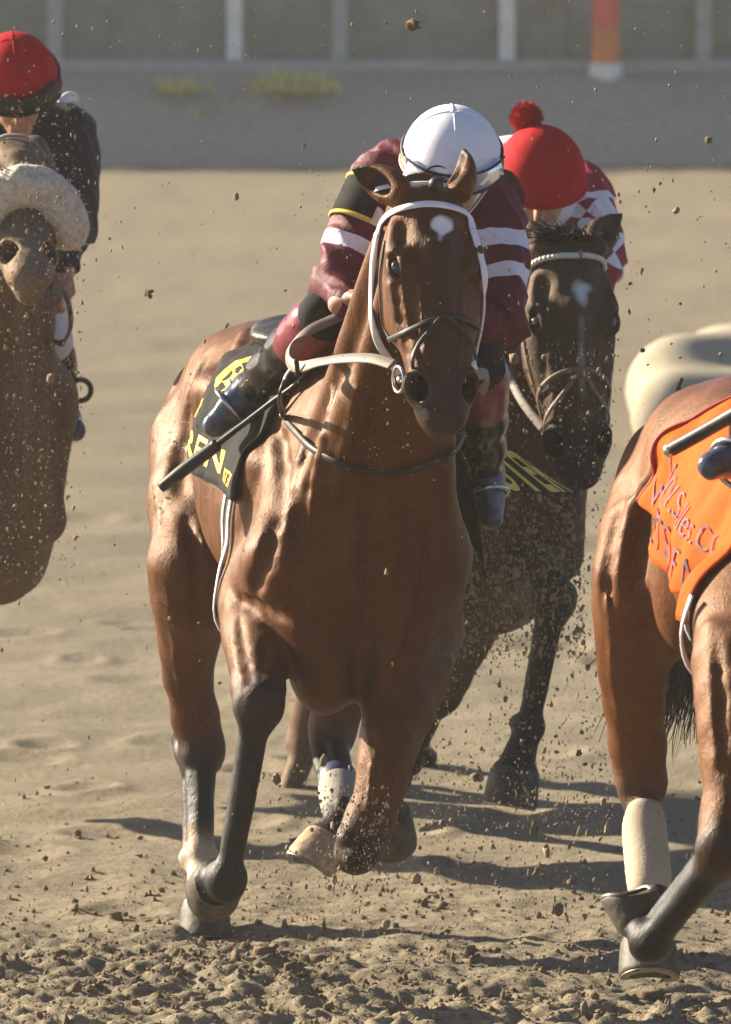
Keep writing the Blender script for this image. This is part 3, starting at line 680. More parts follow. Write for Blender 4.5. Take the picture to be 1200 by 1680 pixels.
        if getattr(s, 'lines', None):           # veins, tendons, skin folds and muscle creases laid on the skin
            F0, ax0 = build_field(s.pr, .014); v0, q0 = surface_nets(F0, ax0); bv0 = BVHTree.FromPolygons(v0.tolist(), q0.tolist())
            for r, sgn, pts in s.lines:
                ch = []
                for j, (x_, y_) in enumerate(pts):
                    h_, n_, i_, d_ = bv0.ray_cast(Vector(CAM), Vector(px_dir(x_, y_)))
                    if h_ is None: continue
                    rr = r * (.45 if j in (0, len(pts) - 1) else 1.0); ch.append((np.array(h_) + np.array(n_) * rr * (.35 if sgn < 0 else -.35), rr))
                if len(ch) > 1: s.pr += tube(ch, r * (2.2 if sgn < 0 else 1.6), None, sgn < 0)
        o, s.bvh, s.v = sdf_part('body', s.pr, h, mat, root, s.coat, fine, disp, pst)
        for (ec, r, e) in getattr(s, 'eyes', []):
            eye_ball(ec + (s.hV * e * .000 + s.hW * .000), r, root, eye_mat, s)
        for hf in s.hooves: make_hoof(hf, root, hoof_mats, shoe_mat)
        s.root = root; s.body = o
        return root
def eye_ball(c, r, root, mat, hs):
    v, f = uv_sphere(c, r); pymesh('eye', v, f, mat, root)
def make_hoof(hf, root, mats, shoe):
    cor, dn, toe, hs, hc = hf; dn = unit(dn); toe = orth(toe, dn); lat = np.cross(dn, toe)
    n = 28; rings = []
    prof = [(-.004, .049, .052, .044, 0), (.006, .054, .057, .049, .001), (.03, .057, .062, .051, .005), (.055, .059, .066, .053, .010), (.072, .060, .068, .054, .014), (.079, .0585, .0665, .053, .015), (.082, .055, .063, .050, .015), (.075, .046, .053, .038, .014), (.070, .02, .02, .02, .011)]
    v = []
    for (z, rl, rt, rh, off) in prof:
        for j in range(n):
            a = 2 * math.pi * j / n; ca, sa = math.cos(a), math.sin(a)
            rf = rt if ca > 0 else rh
            flat = 1.0 if ca > -0.6 else 1 - (-ca - .6) * .25
            lift = -0.018 * max(0, -ca) * (z / .08) if z > .01 else 0
            v.append(cor + hs * (dn * (z + lift) + toe * (ca * rf * flat + off) + lat * sa * rl))
    f = []
    for i in range(len(prof) - 1):
        for j in range(n): f.append((i * n + j, i * n + (j + 1) % n, (i + 1) * n + (j + 1) % n, (i + 1) * n + j))
    f.append(tuple((len(prof) - 1) * n + j for j in range(n)))
    o = pymesh('hoof', v, f, mats[hc], root)
    P = []
    for a in np.linspace(-2.35, 2.35, 22):
        ca, sa = math.cos(a), math.sin(a); rf = .058 if ca > 0 else .044
        P.append(cor + hs * (dn * (.0825 - .018 * max(0, -ca)) + toe * (ca * rf + .015) + lat * sa * .050))
    sweep('horseshoe', P, strap_prof(.019, .007), [dn] * len(P), shoe, o)
def tail_of(H, mat, pts, n=420, spread=.05, w=.0035):
    P = catmull([V3(*p) for p in pts], 4); S = []
    for _ in range(n):
        o = rng.normal(size=3) * .022; e = rng.normal(size=3) * spread; m = len(P); k = rng.uniform(.72, 1.0)
        mm = max(4, int(m * k)); ph = rng.uniform(0, 6.3)
        S.append([P[i] + o + e * (i / m) ** 1.1 + 0.012 * (i / m) * math.sin(ph + i * .8) * V3(1, .5, 0) for i in range(mm)])
    hair_mesh('tail', S, mat, H.root, w)
def mane_of(H, mat, n=260, ln=.12, w=.004, lay=None):
    C = catmull(H.crest, 6); S = []
    lay = -H.neckV if lay is None else lay
    for _ in range(n):
        i = rng.integers(2, len(C) - 1); b = C[i] + rng.normal(size=3) * .008; dirn = unit(lay * rng.uniform(.4, 1) + V3(0, .5, .25) + rng.normal(size=3) * .25); l = ln * rng.uniform(.5, 1.1)
        S.append([b + dirn * l * t + V3(0, 0, -.6) * l * t * t * .8 + unit(lay) * .0 for t in (0, .25, .5, .75, 1)])
    hair_mesh('mane', S, mat, H.root, w)
# ------------------------------------------------------------------ materials shared by animals
M_coat = coat_mat('bay_coat', .42, .34, .16, 0.0)
M_coat_dirty = coat_mat('dirty_dark_coat', .55, .25, .5, 0.0)
def mk_eye():
    m, n, l, b = new_mat('eye'); b.inputs['Base Color'].default_value = (.012, .006, .004, 1); b.inputs['Roughness'].default_value = .06; b.inputs['Coat Weight'].default_value = .6
    t = noise(n, l, 60); r = ramp(n, [(.3, (.008, .004, .003)), (.8, (.03, .014, .007))]); l.new(t.outputs[0], r.inputs[0]); l.new(r.outputs[0], b.inputs['Base Color']); return m
M_eye = mk_eye()
HOOF = {'grey': plain('hoof_horn_grey', (.060, .050, .038), .6, .5, 40, .9, .004, spec=.3, dirt=.28), 'pale': plain('hoof_horn_pale', (.36, .26, .165), .6, .3, 45, .9, .004, spec=.25, dirt=.5),
        'dark': plain('hoof_horn_dark', (.035, .03, .027), .65, .4, 45, .9, .004, spec=.25, dirt=.5)}
M_shoe = plain('worn_steel', (.22, .20, .18), .42, .3, 60, .4, .001, metal=.9, dirt=.9)
M_hair = plain('black_hair', (.012, .010, .010), .38, .3, 30, 0)

# ------------------------------------------------------------------ the leading bay horse
BAY, BAYD = (.088, .030, .0088), (.011, .007, .0055)
A = Horse((-.335, 1.90, 1.24), (-.005, .02, 1.16), BAY, BAYD)
A.torso()
A.neck(at(598, 840, .30), at(698, 340, -.33), [(-.15, .18, .26, .26), (0, .20, .28, .30), (.3, .165, .23, .24), (.6, .125, .17, .18), (.85, .10, .12, .14), (1.02, .085, .10, .11)], V3(0, .75, .66))
A.head(at(700, 326, -.42), at(727, 704, -.64), V3(math.cos(.24), math.sin(.24), 0) - .0 * V3(0, 0, 1), 1.04, nosecol=(.034, .027, .023),
       ears=((-.95, .45, .75, V3(-.45, -.8, .1)), (.28, .3, 1.0, V3(-.75, -.65, 0))))
fr_d = V3(.19, -.98, 0)
A.foreleg(A.T(1.80, -.165, -.12), at(428, 985, .33), [(at(424, 1035, .20), .086), (at(424, 1090, .07), .066)], at(424, 1160, -.07), at(374, 1436, -.02), -1,
          (at(358, 1446, .045), V3(-.14, .96, -.22), V3(-.1, -.22, -.95), 1.14, 'grey'))
A.foreleg(A.T(1.80, .165, -.12), at(690, 1030, .32), [(at(672, 1110, .17), .090), (at(640, 1215, .05), .068), (at(622, 1300, .0), .052)], at(590, 1392, -.03), at(632, 1300, .27), 1,
          (at(636, 1335, .36), V3(.1, .5, -.75), V3(0, -.8, -.5), 1.08, 'grey'))
A.hindleg(A.T(.36, -.125, -.02), at(322, 930, 1.18), [(at(314, 1020, 1.27), .082), (at(308, 1110, 1.36), .056)], at(332, 1228, 1.38), at(330, 1408, 1.22), at(296, 1212, 1.46),
          (at(336, 1484, 1.10), V3(.02, -.28, -1), V3(.06, -1, .1), 1.12, 'grey'), sock=(.5, .42, .33))
A.hindleg(A.T(.36, .125, -.02), at(600, 960, 1.15), [(at(590, 1060, 1.2), .085), (at(560, 1130, 1.22), .06)], at(545, 1205, 1.2), at(570, 1335, .92), at(528, 1170, 1.27),
          (at(540, 1375, .86), V3(-.48, -.30, -.82), V3(-.45, -.85, .2), 1.12, 'pale'), cols=(BAY, (.06, .035, .025), BLACKPT))
A.pr += [ell(at(371, 1450, -.015), (.047, .047, .050), None, .02, BLACKPT)]
def post_A(v, C):
    # black of the lower legs creeping up, the star, the face middle darkened by coat and painted shade
    c0, n0 = None, None
    P = A.H; pk = P(.11, .010, .095); q = (v - pk); nz = wob(v[:, 0], v[:, 1], v[:, 2], 160, 9)
    u = q @ A.hU; s_ = q @ A.hV; d = np.sqrt((u / .030) ** 2 + ((s_ + .3 * u) / (.024 - .35 * np.clip(u, -.02, .025))) ** 2) + nz * .45
    near_face = (np.abs(q @ A.hW) < .05)
    w = (np.clip((1.1 - d) * 3, 0, 1) * near_face)[:, None]
    # face darker brown along the front, dark coat with shade painted in
    hq = v - A.hP; hu = (hq @ A.hU) / A.hq; hv = (hq @ A.hV) / A.hq; hw = (hq @ A.hW) / A.hq
    face = (np.clip((hu - .04) / .06, 0, 1) * np.clip((.62 - hu) / .05, 0, 1) * np.clip(1.35 - np.abs(hv + .0) / .062, 0, 1) * np.clip((hw - .0) / .03, 0, 1)) * (hu > -.02) * (np.abs(hv) < .14)
    C = C * (1 - .7 * face[:, None]) + np.array((.026, .012, .007)) * .7 * face[:, None]
    C = C * (1 - w) + np.array((.80, .79, .77)) * w
    return C
A.lines = [(.014, -1, [(452, 700), (466, 760), (455, 850), (432, 925), (415, 975)]), (.010, 1, [(548, 640), (532, 715), (516, 790), (508, 850)]), (.010, 1, [(588, 640), (576, 705), (560, 765), (552, 830)]), (.009, -1, [(612, 650), (612, 705), (598, 775), (590, 840)]),
           (.016, -1, [(604, 800), (612, 890), (604, 1000), (592, 1090), (588, 1130)]), (.014, -1, [(470, 965), (498, 1010), (535, 1040), (575, 1062)]), (.012, -1, [(395, 985), (430, 996), (470, 1016)]), (.012, -1, [(712, 850), (702, 950), (672, 1060), (655, 1110)]),
           (.007, -1, [(392, 1015), (400, 1065), (412, 1118)]), (.007, -1, [(442, 1005), (438, 1060), (430, 1112)]), (.006, 1, [(380, 1040), (388, 1085), (400, 1125)]), (.006, 1, [(602, 1195), (611, 1260), (602, 1330)]), (.008, -1, [(656, 1150), (640, 1250), (622, 1330)]),
           (.006, 1, [(262, 900), (280, 990), (288, 1080), (296, 1130)]), (.012, -1, [(305, 850), (322, 940), (320, 1040)]), (.020, -1, [(335, 590), (312, 650), (300, 730), (296, 800)]), (.016, 1, [(402, 545), (380, 600), (350, 665), (335, 720)]), (.006, 1, [(255, 800), (262, 860), (280, 920)]),
           (.005, 1, [(660, 468), (668, 515), (672, 556)]), (.006, -1, [(648, 470), (656, 525), (668, 580)]), (.007, 1, [(690, 470), (696, 540), (702, 600)]), (.007, 1, [(758, 470), (756, 540), (750, 600)]), (.005, 1, [(676, 560), (682, 585), (690, 605)]),
           (.012, 1, [(500, 720), (484, 800), (470, 880), (468, 940)]), (.009, -1, [(520, 730), (503, 800), (490, 880)]), (.006, 1, [(545, 900), (530, 960), (505, 1000)]), (.005, 1, [(640, 830), (650, 900), (640, 980)]), (.005, -1, [(700, 660), (728, 672), (750, 660)])]
A.finish('race_horse', 'bay racehorse with white star and white browband galloping in front, centre of the photo', (-.17, .9), M_coat, .0085,
         fine=([(-.10, .36, .0046), (-.5, -.1, .0068)], [(-.85, -.22, .0046), (-.22, .2, .0068)], [(1.35, 2.12, .0046), (-.1, .8, .0065)]), post=post_A, eye_mat=M_eye, hoof_mats=HOOF, shoe_mat=M_shoe)
tail_of(A, M_hair, [A.T(-.02, 0, .17), A.T(-.14, 0, .14), A.T(-.26, .02, -.10), A.T(-.34, .03, -.42)])
mane_of(A, M_hair, 200, .10, lay=V3(1, .3, 0))
# ------------------------------------------------------------------ cloth, leather and skin
M_skin = plain('skin', (.42, .22, .145), .5, .12, 60, .2, .0008)
M_blackcloth = plain('black_cloth', (.008, .008, .009), .85, .4, 300, .5, .0008, spec=.2, dirt=.10)
M_yellow = plain('yellow_print', (.78, .52, .03), .6, .12, 120, .2, .0006)
M_leather = plain('black_leather', (.011, .010, .010), .5, .4, 120, .4, .0008, spec=.35, dirt=.22)
M_brown = plain('brown_leather', (.17, .095, .06), .5, .3, 160, .5, .001, dirt=.2)
M_greyrein = plain('grey_rubber_rein', (.20, .16, .135), .6, .3, 400, .6, .0012)
M_white = plain('white_strap', (.78, .77, .80), .45, .06, 80, .2, .0008, dirt=.1)
M_steel = plain('bit_steel', (.55, .54, .52), .25, .2, 80, .2, .0006, metal=1.0)
M_blue = plain('blue_pad', (.03, .12, .42), .7, .2, 200, .3, .001)
M_breech = plain('white_breeches', (.72, .70, .68), .75, .1, 80, .4, .002, dirt=.3)
M_boot = plain('polished_boot', (.014, .013, .014), .16, .4, 25, .3, .0012, dirt=.25)
M_bootblue = plain('plastic_wrapped_boot', (.05, .065, .10), .22, .5, 30, .8, .004, dirt=.2)
def lens_mat():
    m, n, l, b = new_mat('goggle_lens'); b.inputs['Base Color'].default_value = (.55, .6, .72, 1); b.inputs['Roughness'].default_value = .08; b.inputs['Transmission Weight'].default_value = .6
    t = noise(n, l, 30); add_bump(n, l, b, t.outputs[0], .1, .001); return m
M_lens = lens_mat()
def silk_mat(name, mode, c1, c2, bands=()):
    """racing silks: colours by the position along the arm kept in the 'arm' attribute (-1 on the torso)"""
    m, n, l, b = new_mat(name)
    a = n.new('ShaderNodeAttribute'); a.attribute_name = 'arm'
    if mode == 'bands':
        st = [(0.0, c1)]
        for lo, hi in bands: st += [(lo, c2), (hi, c1)]
        st.append((1.0, c1)); r = ramp(n, st, 'CONSTANT'); l.new(a.outputs['Fac'], r.inputs[0]); col = r.outputs[0]
    else:
        g = n.new('ShaderNodeNewGeometry'); ck = n.new('ShaderNodeTexChecker'); ck.inputs['Scale'].default_value = 15.5
        mp = n.new('ShaderNodeMapping'); mp.inputs['Rotation'].default_value = (.3, .9, .5); l.new(g.outputs['Position'], mp.inputs['Vector']); l.new(mp.outputs[0], ck.inputs['Vector'])
        ck.inputs['Color1'].default_value = (*c1, 1); ck.inputs['Color2'].default_value = (*c2, 1)
        r = ramp(n, [(0, (0, 0, 0)), (.16, (1, 1, 1)), (1, (1, 1, 1))], 'CONSTANT'); l.new(a.outputs['Fac'], r.inputs[0])
        top = ramp(n, [(0, c1), (.10, c2), (.17, c1), (1, c1)], 'CONSTANT'); l.new(a.outputs['Fac'], top.inputs[0])
        col = mixc(n, l, r.outputs[0], top.outputs[0], ck.outputs[0])
    w = noise(n, l, 900, 2); rw = ramp(n, [(.3, (.9,) * 3), (.7, (1.06,) * 3)]); l.new(w.outputs[0], rw.inputs[0])
    dn = noise(n, l, 45.0, 7, .75); rd = ramp(n, [(.62, (0, 0, 0)), (.76, (.35,) * 3)]); l.new(dn.outputs[0], rd.inputs[0])
    col = mixc(n, l, 1.0, col, rw.outputs[0], 'MULTIPLY'); col = mixc(n, l, rd.outputs[0], col, (.3, .23, .15))
    l.new(col, b.inputs['Base Color']); b.inputs['Roughness'].default_value = .62; b.inputs['Sheen Weight'].default_value = .0; b.inputs['Specular IOR Level'].default_value = .3
    f = noise(n, l, 26.0, 5, .6, None, 1.0); add_bump(n, l, b, f.outputs[0], .55, .006)
    return m
def hand_prims(w, d, n, s_, col):
    d = unit(d); n = orth(n, d); s = np.cross(d, n) * s_; fr = np.array([d, s, n]); P = [ell(w + d * .045, (.048, .038, .017), fr, .012, col), cone(w - d * .02, w + d * .02, .026, .026, .015, col)]
    for i, ln in enumerate((.92, 1.05, 1.0, .8)):
        b = w + d * .082 + s * (1.5 - i) * .0195
        p1 = b + (d * .75 + n * .55) * .036 * ln; p2 = p1 + (n * .95 - d * .15) * .026 * ln; p3 = p2 + (-d * .9 + n * .2) * .021 * ln
        P += [cone(b - d * .02, p1, .0100, .0090, .004, col), cone(p1, p2, .0090, .0085, .003, col), cone(p2, p3, .0085, .0072, .003, col)]
    b = w + d * .022 + s * .030; p1 = b + (d * .65 + s * .35 + n * .45) * .038; p2 = p1 + (d * .6 - s * .45 + n * .5) * .03
    P += [cone(b, p1, .0125, .0105, .006, col), cone(p1, p2, .0105, .0085, .003, col)]
    return P
def dome(c, up, fwd, rad, cut, thick, name, mat, parent, n=40, m=18):
    """open shell cap: rad = (side, front-back, up), rim at height cut (share of the up radius)"""
    up = unit(up); fwd = orth(fwd, up); s = np.cross(fwd, up); v = []; f = []
    tmax = math.acos(cut)
    for layer, k in ((0, 1.0), (1, 1 - thick / rad[0])):
        for i in range(m + 1):
            t = tmax * i / m
            for j in range(n):
                a = 2 * math.pi * j / n; dip = 1 + .10 * max(0, -math.cos(a)) * (i / m) ** 3
                v.append(c + k * (s * rad[0] * math.sin(t * dip) * math.sin(a) + fwd * rad[1] * math.sin(t * dip) * math.cos(a) + up * rad[2] * math.cos(t * dip)))
    b = (m + 1) * n
    for i in range(m):
        for j in range(n):
            q = (i * n + j, (i + 1) * n + j, (i + 1) * n + (j + 1) % n, i * n + (j + 1) % n)
            f.append(q); f.append(tuple(x + b for x in q)[::-1])
    for j in range(n): f.append((m * n + j, b + m * n + j, b + m * n + (j + 1) % n, m * n + (j + 1) % n))
    o = pymesh(name, v, f, mat, parent)
    def on(az, t, k=1.0): return c + k * (s * rad[0] * math.sin(t) * math.sin(az) + fwd * rad[1] * math.sin(t) * math.cos(az) + up * rad[2] * math.cos(t))
    return o, on
def jockey(name, label, loc, J, silk, helmet_mat, arm_attr=True, pants=M_breech, boots=(M_boot, M_bootblue), seam=True, h=.0065, collar=True, boot_top=None, cap_style=None):
    root = thing(name, loc, label, 'person')
    hc, hup, hf = J['head'], unit(J['up']), unit(J['face']); hf = orth(hf, hup); hs = np.cross(hf, hup); fr = np.array([hs, hf, hup]); sk = (.42, .22, .145)
    shL, shR, hip = J['sh'][1], J['sh'][0], J['hip']; mid = (shL + shR) / 2; spine = unit(hip - mid); lat = orth(shL - shR, spine); dor = np.cross(lat, spine)
    if dor[2] < 0: dor = -dor
    frT = np.array([lat, spine, dor])
    # skin: head, neck, trunk core, arms, hands in one surface
    P = [ell(hc, (.073, .092, .10), fr, .03, sk), ell(hc + hf * .035 - hup * .062, (.055, .060, .055), fr, .03, sk), ell(hc + hf * .075 - hup * .105, (.032, .028, .022), fr, .02, sk),
         cone(hc + hf * .090 - hup * .005, hc + hf * .112 - hup * .045, .010, .015, .012, sk), cone(hc + hf * .082 + hup * .018 - hs * .04, hc + hf * .082 + hup * .018 + hs * .04, .013, .013, .015, sk),
         cone(hc + hf * .094 - hup * .078 - hs * .02, hc + hf * .094 - hup * .078 + hs * .02, .008, .008, .008, (.36, .15, .11)), cone(hc - hf * .02 - hup * .05, mid - dor * .01, .055, .062, .03, sk),
         ell(mid + spine * .16, (.13, .2, .08), frT, .05, sk)]
    for e in (-1, 1):
        P += [ell(hc + hs * e * .074 - hup * .012, (.012, .026, .034), fr, .01, sk), ell(hc + hf * .083 + hs * e * .033 - hup * .004, (.017, .012, .011), fr, .006, None, True)]
    for i, e in ((0, -1), (1, 1)):
        sh, el, wr = J['sh'][i], J['el'][i], J['wr'][i]
        P += [cone(sh, el, .045, .036, .03, sk), cone(el, wr, .036, .026, .02, sk)] + hand_prims(wr, J['hd'][i], J['hn'][i], e, sk)
    sdf_part('body', P, .0060, M_skin, root, sk)
    # eyes
    for e in (-1, 1):
        v, f = uv_sphere(hc + hf * .076 + hs * e * .033 - hup * .004, .0125, 14, 9); pymesh('eye', v, f, M_eye, root)
    # silks
    S = [ell(mid + spine * .03, (.195, .12, .115), frT, .08), ell(mid + spine * .20, (.165, .22, .12), frT, .08), ell(hip - spine * .04, (.15, .14, .12), frT, .08), cone(mid - spine * .05, mid + (hc - mid) * .5, .085, .062, .03)]
    for i in (0, 1):
        sh, el, wr = J['sh'][i], J['el'][i], J['wr'][i]
        S += tube([(sh, .078), (sh * .5 + el * .5, .065), (el, .057)], .04) + [cone(el, wr, .055, .036, .025)]
    F, ax = build_field(S, h, disp=lambda x, y, z: .022 * np.abs(wob(x, y, z * .6, 42, 21, 4)) + .016 * np.abs(wob(x, y, z * .5, 95, 8, 4)) - .008); v, q = surface_nets(F, ax); v = relax(v, q, 1)
    arm = np.zeros(len(v))
    for i in (0, 1):
        sh, el, wr = J['sh'][i], J['el'][i], J['wr'][i]; L1, L2 = np.linalg.norm(el - sh), np.linalg.norm(wr - el)
        for a, b, o0, LL in ((sh, el, 0, L1), (el, wr, L1, L2)):
            t = ((v - a) @ (b - a)) / LL**2; tc = np.clip(t, 0, 1); d = np.linalg.norm(v - a - tc[:, None] * (b - a), axis=1); val = (o0 + tc * LL) / (L1 + L2)
            m = (d < .10) & (t > 0.0) & ~((o0 > 0) & (np.linalg.norm(v - sh, axis=1) < L1 * .6))
            if o0 > 0: m &= (t > .03)
            arm[m] = np.maximum(arm[m], val[m])
    me = quad_mesh('silks', v, q); set_float(me, arm, 'arm'); so = link('silks', me, silk, root)
    # breeches
    Bp = [ell(hip + spine * .03, (.155, .15, .13), frT, .06)]
    for i in (0, 1):
        Bp += tube([(hip + lat * (-.085, .085)[i] + spine * .02, .105), (J['hip'] * .45 + J['kn'][i] * .55 + dor * .02, .088), (J['kn'][i], .062)], .05)
    sdf_part('breeches', Bp, .009, pants, root, disp=lambda x, y, z: .004 * wob(x, y, z, 40, 4))
    # boots: shaft and foot
    for i, e in ((0, -1), (1, 1)):
        kn, an, to = J['kn'][i], J['an'][i], J['to'][i]; sh_ = unit(an - kn)
        Q = tube([(kn + sh_ * .05, .058), (kn * .55 + an * .45, .056), (an, .042)], .03)
        bo, _, _ = sdf_part('boot', Q, .006, boots[0], root, disp=lambda x, y, z: .0025 * wob(x, y, z, 60, 6))
        fd = unit(to - an); heel = an - fd * .03 + V3(0, 0, -.035)
        G = [cone(an, an * .6 + to * .4, .043, .040, .03), cone(an * .6 + to * .4, to, .041, .030, .02), cone(heel, an, .033, .040, .03)]
        fo, _, _ = sdf_part('boot_foot', G, .006, boots[1], bo, disp=lambda x, y, z: .003 * wob(x, y, z, 75, 16) + .002 * wob(x, y, z, 150, 3))
        if boot_top is not None:
            Q2 = tube([(kn + sh_ * .02, .0625), (kn + sh_ * .05, .0615), (kn + sh_ * .15, .0605)], .02); sdf_part('boot_cuff', Q2, .006, boot_top, bo)
    # helmet with its cloth cap, goggles
    ho, on = dome(hc + hup * .012, hup, hf, J.get('hr', (.116, .138, .128)), -.10, .016, 'helmet', helmet_mat, root)
    if seam:
        for az in (0, math.pi / 2, math.pi, 3 * math.pi / 2):
            rod('cap_seam', [on(az, t, 1.004) for t in np.linspace(.08, 1.55, 9)], .0016, helmet_mat, ho, 3, k=6)
        v, f = uv_sphere(on(0, 0, 1.0), .006, 12, 8); pymesh('cap_button', v, f, helmet_mat, ho)
    rod('helmet_rim', [on(a, 1.62 + .07 * max(0, -math.cos(a)), 1.01) for a in np.linspace(0, 2 * math.pi, 33)[:-1]], .006, J.get('rim_mat', M_leather), ho, 2, k=8, closed=True)
    if collar:
        ring = [mid - spine * .055 + (hc - mid) * .28 + lat * .078 * math.cos(a) + dor * .078 * math.sin(a) for a in np.linspace(0, 2 * math.pi, 21)[:-1]]
        strap('collar', ring, [p - (mid - spine * .06) for p in ring], .05, .010, J.get('collar', M_white), so, 2, True)
    if J.get('nogog'): return root, on, so
    gp = [on(a, 1.36 + .12 * math.cos(a), 1.075) for a in np.linspace(-1.05, 1.05, 13)]
    gl = thing_part = sweep('goggles', gp, strap_prof(.050, .010), [p - hc for p in gp], J.get('lens', M_lens), root)
    for dz in (-.026, .026):
        rod('goggle_frame', [p + hup * dz + unit(p - hc) * .010 for p in gp], .0034, M_leather, gl, 2, k=6)
    rod('goggle_strap', [on(a, 1.36 + .12 * math.cos(a), 1.012) for a in np.linspace(1.05, 2 * math.pi - 1.05, 16)], .006, M_leather, gl, 2, k=6)
    cp = [on(1.45, 1.6, 1.0), hc + hs * .075 - hup * .075 + hf * .02, hc - hup * .135 + hf * .06, hc - hs * .075 - hup * .075 + hf * .02, on(-1.45, 1.6, 1.0)]
    strap('chin_strap', cp, [p - hc for p in cp], .018, .004, J.get('strap', M_white), ho, 6)
    return root, on, so
def cloth_on(H, s0, s1, thR, thL, off=.012, wr=.004, ns=34, nt=60, flare=None, edge=None):
    """saddle cloth draped over the back: returns mapping (s, theta degrees, lift) -> point and the grid"""
    def surf(s, th, lift=0.0):
        a = math.radians(th); o = H.T(s, .75 * math.sin(a), .75 * math.cos(a) + .02); c = H.T(s, 0, .02); d = unit(c - o)
        h, n, i, dd = H.bvh.ray_cast(Vector(o), Vector(d))
        p = np.array(h) if h is not None else c - d * .3
        w = wr * (math.sin(s * 31 + th * .07) + math.sin(s * 17 - th * .11 + 1)) * min(1, abs(th) / 40)
        p = p - d * (off + lift + abs(w))
        if flare is not None: p = p + flare(s, th)
        return p
    v = []; f = []
    for i in range(ns):
        for j in range(nt):
            s = s0 + (s1 - s0) * i / (ns - 1); th = -thR + (thR + thL) * j / (nt - 1)
            if edge: s, th = edge(i / (ns - 1), j / (nt - 1), s, th)
            v.append(surf(s, th))
    for i in range(ns - 1):
        for j in range(nt - 1): f.append((i * nt + j, i * nt + j + 1, (i + 1) * nt + j + 1, (i + 1) * nt + j))
    return surf, v, f
def text_verts(body, font_bold=False, shear=0.0):
    c = bpy.data.curves.new('t', 'FONT'); c.body = body; c.size = 1.0; c.resolution_u = 3; c.offset = .02 if font_bold else -.008; c.shear = shear
    o = bpy.data.objects.new('t', c); COL.objects.link(o); dg = bpy.context.evaluated_depsgraph_get()
    me = bpy.data.meshes.new_from_object(o.evaluated_get(dg)); v = np.array([x.co[:] for x in me.vertices]); f = [tuple(p.vertices) for p in me.polygons]
    bpy.data.objects.remove(o); bpy.data.curves.remove(c); bpy.data.meshes.remove(me); return v, f
def lettering(name, body, surf, s0, th0, size, mat, parent, side, lift=.004, bold=True, widen=1.0, slant=0.0, shear=0.0):
    """print on the cloth, side -1 = horse's right (reads rear to front); th0 = angle of the base line"""
    v, f = text_verts(body, bold, shear); P = []
    for x, y, z in v:
        s = s0 + (x * size * widen if side < 0 else -x * size * widen); th = side * (abs(th0) - math.degrees(y * size / .29) - slant * x)
        P.append(surf(s, th, lift))
    return pymesh(name, P, f, mat, parent, smooth=False)
# ------------------------------------------------------------------ tack of the leading horse
def cst(H, pts, off=.004, miss=None):
    P, N = [], []
    for x in pts:
        if len(x) == 3: p = at(*x); N.append(near(H.bvh, p)[1]); P.append(p)
        else:
            p, n = cast(H.bvh, x[0], x[1], off, miss); P.append(p); N.append(n)
    return P, N
def on_head(H, pts, off=.004):
    """points given in head coordinates (u, v, w), pressed on to the skin"""
    P, N = [], []
    for u, v, w in pts:
        tgt = H.H(u, 0, -.01); src = H.H(u, v * 3.2, w * 3.2); d = unit(tgt - src)
        h, n, i, dd = H.bvh.ray_cast(Vector(src), Vector(d))
        if h is None: h, n, i, dd = H.bvh.find_nearest(Vector(H.H(u, v, w)))
        n = np.array(n); P.append(np.array(h) + n * off); N.append(n)
    return P, N
br = thing('bridle', A.H(.2, 0, 0), 'white and black racing bridle on the head of the leading bay horse', 'bridle')
P, N = cst(A, [(622, 386), (632, 362), (652, 347), (688, 338), (722, 338), (752, 346), (768, 358), (774, 376)], .006); strap('browband', P, N, .019, .006, M_white, br)
P, N = cst(A, [(622, 384), (615, 430), (613, 480), (613, 520), (622, 560), (640, 590), (655, 612)], .006, -.50); strap('cheekpiece', P, N, .019, .006, M_white, br)
P, N = cst(A, [(774, 376), (788, 420), (793, 455), (794, 500), (789, 545), (780, 580), (776, 605)], .006, -.50); strap('cheekpiece', P, N, .019, .006, M_white, br)
P, N = cst(A, [(634, 395), (626, 450), (627, 500), (632, 535), (642, 556)], .004, -.5); strap('cheek_strap', P, N, .010, .004, M_leather, br)
P, N = cst(A, [(642, 556), (662, 548), (690, 535), (712, 526), (735, 520), (760, 524), (782, 538)], .006, -.55); strap('noseband', P, N, .015, .007, M_leather, br)
P, N = cst(A, [(680, 622), (682, 595), (689, 570), (704, 545), (728, 521), (752, 538), (768, 562), (775, 592)], .010, -.6); strap('noseband', P, N, .012, .006, M_leather, br)
P, N = on_head(A, [(.0, -.08, -.03), (-.02, -.05, .0), (-.025, 0, .03), (-.02, .05, .0), (.0, .08, -.03)], .005); strap('headpiece', P, N, .014, .005, M_white, br)
def ring(name, c, n, r, t, mat, par):
    n = unit(n); a = orth(V3(0.1, 0.2, 1), n); b = np.cross(n, a)
    return rod(name, [c + a * r * math.cos(x) + b * r * math.sin(x) for x in np.linspace(0, 2 * math.pi, 17)[:-1]], t, mat, par, 2, k=8, closed=True)
pL, nL = cast(A.bvh, 662, 624, .012); ring('bit_ring', pL, V3(-.9, -.4, 0), .030, .0042, M_steel, br)
pR = A.H(.455, .078, -.01); ring('bit_ring', pR, V3(.9, -.4, 0), .030, .0042, M_steel, br)
rod('bit', [pL, A.H(.47, 0, -.03), pR], .008, M_steel, br)
v, f = uv_sphere(A.H(-.012, .008, .072), .018, 14, 10); pymesh('poll_rosette', v, f, M_leather, br)
